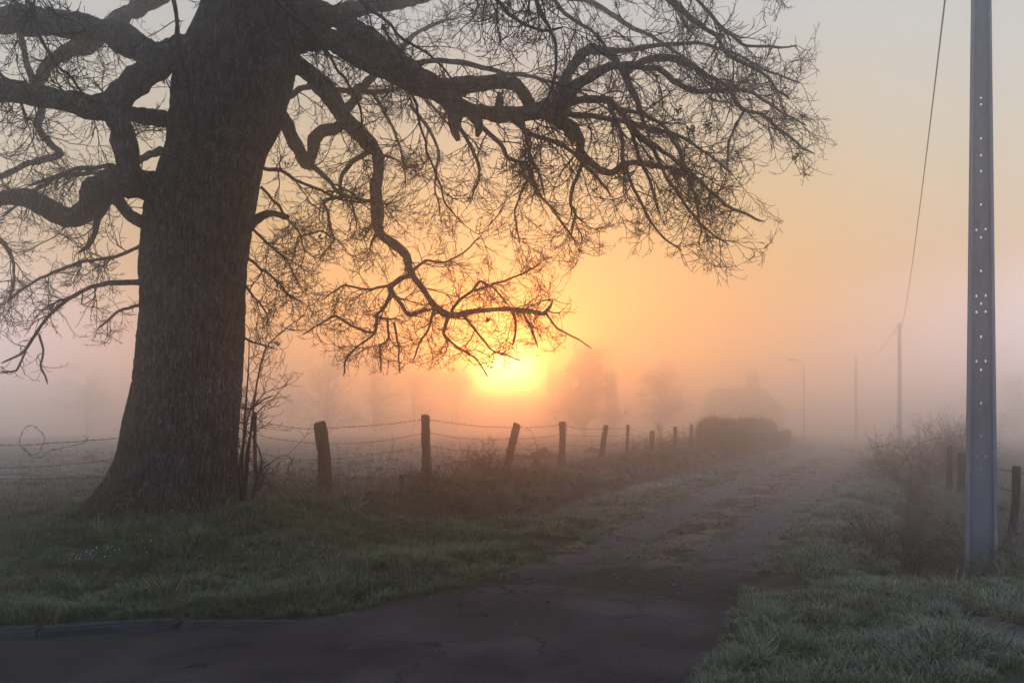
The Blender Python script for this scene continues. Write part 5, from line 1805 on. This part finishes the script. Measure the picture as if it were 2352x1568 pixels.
# ------------------------------------------------------------------ weeds, stones, leaves, snowdrops
def weeds():
    """dry standing stalks along the fence line"""
    r = np.random.default_rng(901)
    x, y = [], []
    for (a, b, w, n) in [(590, 760, 11.9, 34), (770, 900, 12.8, 34), (880, 1000, 13.6, 30), (1000, 1130, 15.5, 30), (1120, 1300, 19, 26), (1300, 1450, 24, 22), (560, 700, 11.2, 22), (2060, 2200, 12, 20), (2230, 2340, 9.6, 18), (200, 330, 10.9, 6), (0, 200, 10.8, 10)]:
        q = r.uniform(a, b, n)
        yy = w + r.normal(0, .35, n)
        x += list((q - 1176) / FPX * yy)
        y += list(yy)
    x, y = np.array(x), np.array(y)
    n = len(x)
    s = np.stack([x, y, land(x, y) - .02], 1)
    d = unit(np.stack([r.normal(0, .22, n), r.normal(0, .2, n), np.ones(n)], 1))
    L = r.uniform(.25, .95, n)
    p1 = grow(s, d, L, 9, .10, 0, -.06, r)
    q1 = taper(r.uniform(.0022, .0038, n), 9, .5)
    s, d, L, rb = children(p1, q1, 5, .35, 1, .06, .28, .7, r, .0022, .8)
    p2_ = grow(s, d, L, 5, .12, .05, .03, r)
    q2 = taper(np.maximum(rb, .0017), 5, .8)
    s, d, L, rc = children(p2_, q2, 4, .5, 1, .02, .08, .8, r, .0018, .9)
    p3_ = grow(s, d, L, 3, .1, .05, .05, r)
    o = mesh_obj("weeds", *merge([tubes(p1, q1, 4), tubes(p2_, q2, 3), tubes(p3_, taper(np.maximum(rc, .0015), 3, .9), 3)]), DRY_STALK)
    tag(o, kind="stuff")


DRY_STALK = plain_mat("dry_stalk", (.075, .055, .042), (.17, .135, .11), 10, .9, .1, bmp=0)
weeds()


def stones():
    r = np.random.default_rng(911)
    n = 9000
    y = 7.6 * (34 / 7.6) ** r.uniform(0, 1, n)
    f = r.uniform(-.02, 1.02, n)
    keep = r.uniform(0, 1, n) < (.35 + .65 * np.exp(-((f - .3) / .16) ** 2) + .65 * np.exp(-((f - .75) / .16) ** 2))
    x = lane_l(y) * (1 - f) + lane_r(y) * f
    keep &= ~asphalt_mask(x, y) | (r.uniform(0, 1, n) < .12)
    x, y = x[keep], y[keep]
    n = len(x)
    s = r.uniform(.003, .012, n) * (1 + .03 * (y - 8))
    s = np.where(r.uniform(0, 1, n) < .06, s * 1.9, s)
    base = np.array([(1, 0, 0), (.3, .95, 0), (-.8, .6, .1), (-.85, -.5, 0), (.2, -1, .05), (.1, .05, .75), (0, 0, -.5)])
    tri = np.array([(0, 1, 5), (1, 2, 5), (2, 3, 5), (3, 4, 5), (4, 0, 5), (1, 0, 6), (2, 1, 6), (3, 2, 6), (4, 3, 6), (0, 4, 6)])
    a = r.uniform(0, 6.28, n)
    B = base[None] * r.uniform(.7, 1.3, (n, 7, 1))
    X = (B[..., 0] * np.cos(a)[:, None] - B[..., 1] * np.sin(a)[:, None]) * s[:, None]
    Y = (B[..., 0] * np.sin(a)[:, None] + B[..., 1] * np.cos(a)[:, None]) * s[:, None] * r.uniform(.6, 1, n)[:, None]
    Z = B[..., 2] * s[:, None]
    z0 = np.maximum(land(x, y) + .006, .014)
    v = np.stack([X + x[:, None], Y + y[:, None], Z + z0[:, None]], -1).reshape(-1, 3)
    ff = (tri[None] + (np.arange(n) * 7)[:, None, None]).reshape(-1, 3)
    tag(mesh_obj("gravel", v, ff, plain_mat("gravel_stone", (.06, .055, .055), (.21, .195, .19), 40, .9, .1, bmp=0), smooth=False), kind="stuff")


stones()


def fallen_leaves():
    r = np.random.default_rng(921)
    xs_, ys_ = [], []
    for (cx, cy, sx, sy, n) in [(-2.6, 7.0, 1.4, .5, 60), (-.6, 7.4, .7, .4, 70), (0.2, 8.7, .8, .5, 60), (2.6, 6.4, .7, .7, 60), (-3.5, 8.4, 1.5, .5, 70), (1.5, 9.6, .8, .8, 50), (0.0, 6.0, 1.6, .8, 14)]:
        xs_ += list(r.normal(cx, sx, n))
        ys_ += list(r.normal(cy, sy, n))
    x, y = np.array(xs_), np.array(ys_)
    n = len(x)
    s = r.uniform(.016, .036, n)
    a = r.uniform(0, 6.28, n)
    out = np.array([(-1, 0, .02), (-.45, .42, .12), (.25, .50, .16), (1, 0, .25), (.25, -.50, .10), (-.45, -.42, .10), (0, 0, 0)])
    tri = np.array([(0, 6, 1), (1, 6, 2), (2, 6, 3), (3, 6, 4), (4, 6, 5), (5, 6, 0)])
    B = out[None] * r.uniform(.75, 1.25, (n, 7, 1))
    X = (B[..., 0] * np.cos(a)[:, None] - B[..., 1] * np.sin(a)[:, None]) * s[:, None]
    Y = (B[..., 0] * np.sin(a)[:, None] + B[..., 1] * np.cos(a)[:, None]) * s[:, None]
    onroad = asphalt_mask(x, y)
    z0 = np.where(onroad, .016, land(x, y) + np.where(onroad, 0, .03))
    v = np.stack([X + x[:, None], Y + y[:, None], B[..., 2] * s[:, None] * r.uniform(.5, 2.2, (n, 1)) + z0[:, None]], -1).reshape(-1, 3)
    ff = (tri[None] + (np.arange(n) * 7)[:, None, None]).reshape(-1, 3)
    tag(mesh_obj("leaves", v, ff, plain_mat("dead_leaf", (.075, .042, .026), (.19, .115, .07), 25, .85, .15, bmp=0)), kind="stuff")


fallen_leaves()


def fallen_twigs():
    r = np.random.default_rng(925)
    n = 150
    x = np.r_[r.normal(-2.6, 1.6, 90), r.normal(.6, 1.0, 30), r.normal(2.8, .8, 30)]
    y = np.r_[r.normal(8.0, .8, 90), r.normal(8.6, .7, 30), r.normal(6.8, 1.0, 30)]
    z = np.where(asphalt_mask(x, y), .018, land(x, y) + .03)
    d = np.stack([r.normal(0, 1, n), r.normal(0, 1, n), r.normal(0, .12, n)], 1)
    p = grow(np.stack([x, y, z], 1), d, r.uniform(.06, .32, n), 6, .16, 0, 0, r)
    p[:, :, 2] = np.maximum(p[:, :, 2], z[:, None] - .004)
    tag(mesh_obj("fallen_twigs", *tubes(p, taper(r.uniform(.002, .005, n), 6, .5), 4), TWIG), kind="stuff")


fallen_twigs()


def snowdrops(px, py, Y, n, spread, seed, label):
    r = np.random.default_rng(seed)
    x0, y0 = at(px, py, Y)
    root = empty("snowdrop_clump", (x0, y0, land1(x0, y0)))
    tag(root, label, "flowers", "snowdrops in the verge")
    x = x0 + r.normal(0, spread, n)
    y = y0 + r.normal(0, spread * .6, n)
    s = np.stack([x, y, land(x, y)], 1)
    p = grow(s, unit(np.stack([r.normal(0, .2, n), r.normal(0, .2, n), np.ones(n)], 1)), r.uniform(.10, .16, n), 7, .06, .05, -.55, r)
    tag(mesh_obj("stems", *tubes(p, np.full((n, 7), .0018), 3), LEAFG, root), kind="stuff")
    # drooping three-petalled bells
    V, F = [], []
    for tip in p[:, -1]:
        o = len(V)
        a0 = r.uniform(0, 2)
        V.append(tuple(tip + np.array([0, 0, .003])))
        for k in range(3):
            b_ = a0 + k * 2.094
            for da, rad, dz in ((-.5, .007, -.009), (0, .010, -.022), (.5, .007, -.009)):
                V.append((tip[0] + rad * math.cos(b_ + da), tip[1] + rad * math.sin(b_ + da), tip[2] + dz))
            q = o + 1 + k * 3
            F += [[o, q, q + 1], [o, q + 1, q + 2]]
    tag(mesh_obj("petals", V, F, PETAL, root), kind="stuff")
    m = n * 3
    bi = r.integers(0, n, m)
    s = np.stack([x[bi] + r.normal(0, .012, m), y[bi] + r.normal(0, .012, m), land(x[bi], y[bi])], 1)
    q = grow(s, unit(np.stack([r.normal(0, .45, m), r.normal(0, .45, m), np.ones(m)], 1)), r.uniform(.06, .12, m), 5, .05, 0, -.25, r)
    tag(mesh_obj("leaves", *tubes(q, taper(np.full(m, .0035), 5, .4), 3), LEAFG, root), kind="stuff")


LEAFG = plain_mat("snowdrop_leaf", (.04, .07, .045), (.08, .12, .075), 20, .7, .2, bmp=0)
PETAL = plain_mat("snowdrop_petal", (.70, .72, .74), (.80, .80, .80), 20, .6, .2, bmp=0)
snowdrops(225, 1285, 8.15, 30, .16, 931, "dense clump of white snowdrops in the grass left of the oak's foot")
snowdrops(355, 1270, 8.3, 10, .10, 932, "small sprinkle of snowdrops in front of the oak trunk")
snowdrops(548, 1265, 8.5, 4, .03, 933, "pair of snowdrops in the grass right below the oak's right root")
# ------------------------------------------------------------------ the morning mist
def haze_box():
    m = bpy.data.materials.new("morning_mist")
    m.use_nodes = True
    nt = m.node_tree
    nt.nodes.clear()
    out = nt.nodes.new("ShaderNodeOutputMaterial")
    v = nt.nodes.new("ShaderNodeVolumePrincipled")
    v.inputs['Color'].default_value = (.998, .998, 1.0, 1)
    v.inputs['Density'].default_value = HAZE_DENSITY
    v.inputs['Anisotropy'].default_value = HAZE_G
    nt.links.new(v.outputs[0], out.inputs['Volume'])
    m.cycles.volume_sampling = 'DISTANCE'
    a, z0, z1 = 450.0, -1.6, HAZE_TOP
    vs = [(x, y, z) for z in (z0, z1) for y in (-a, a) for x in (-a, a)]
    fs = [(0, 2, 3, 1), (4, 5, 7, 6), (0, 1, 5, 4), (2, 6, 7, 3), (0, 4, 6, 2), (1, 3, 7, 5)]
    o = mesh_obj("haze", np.array(vs), fs, m, smooth=False)
    return tag(o, kind="stuff")


HAZE_DENSITY = .021
HAZE_G = .92
HAZE_TOP = 12.6
haze_box()
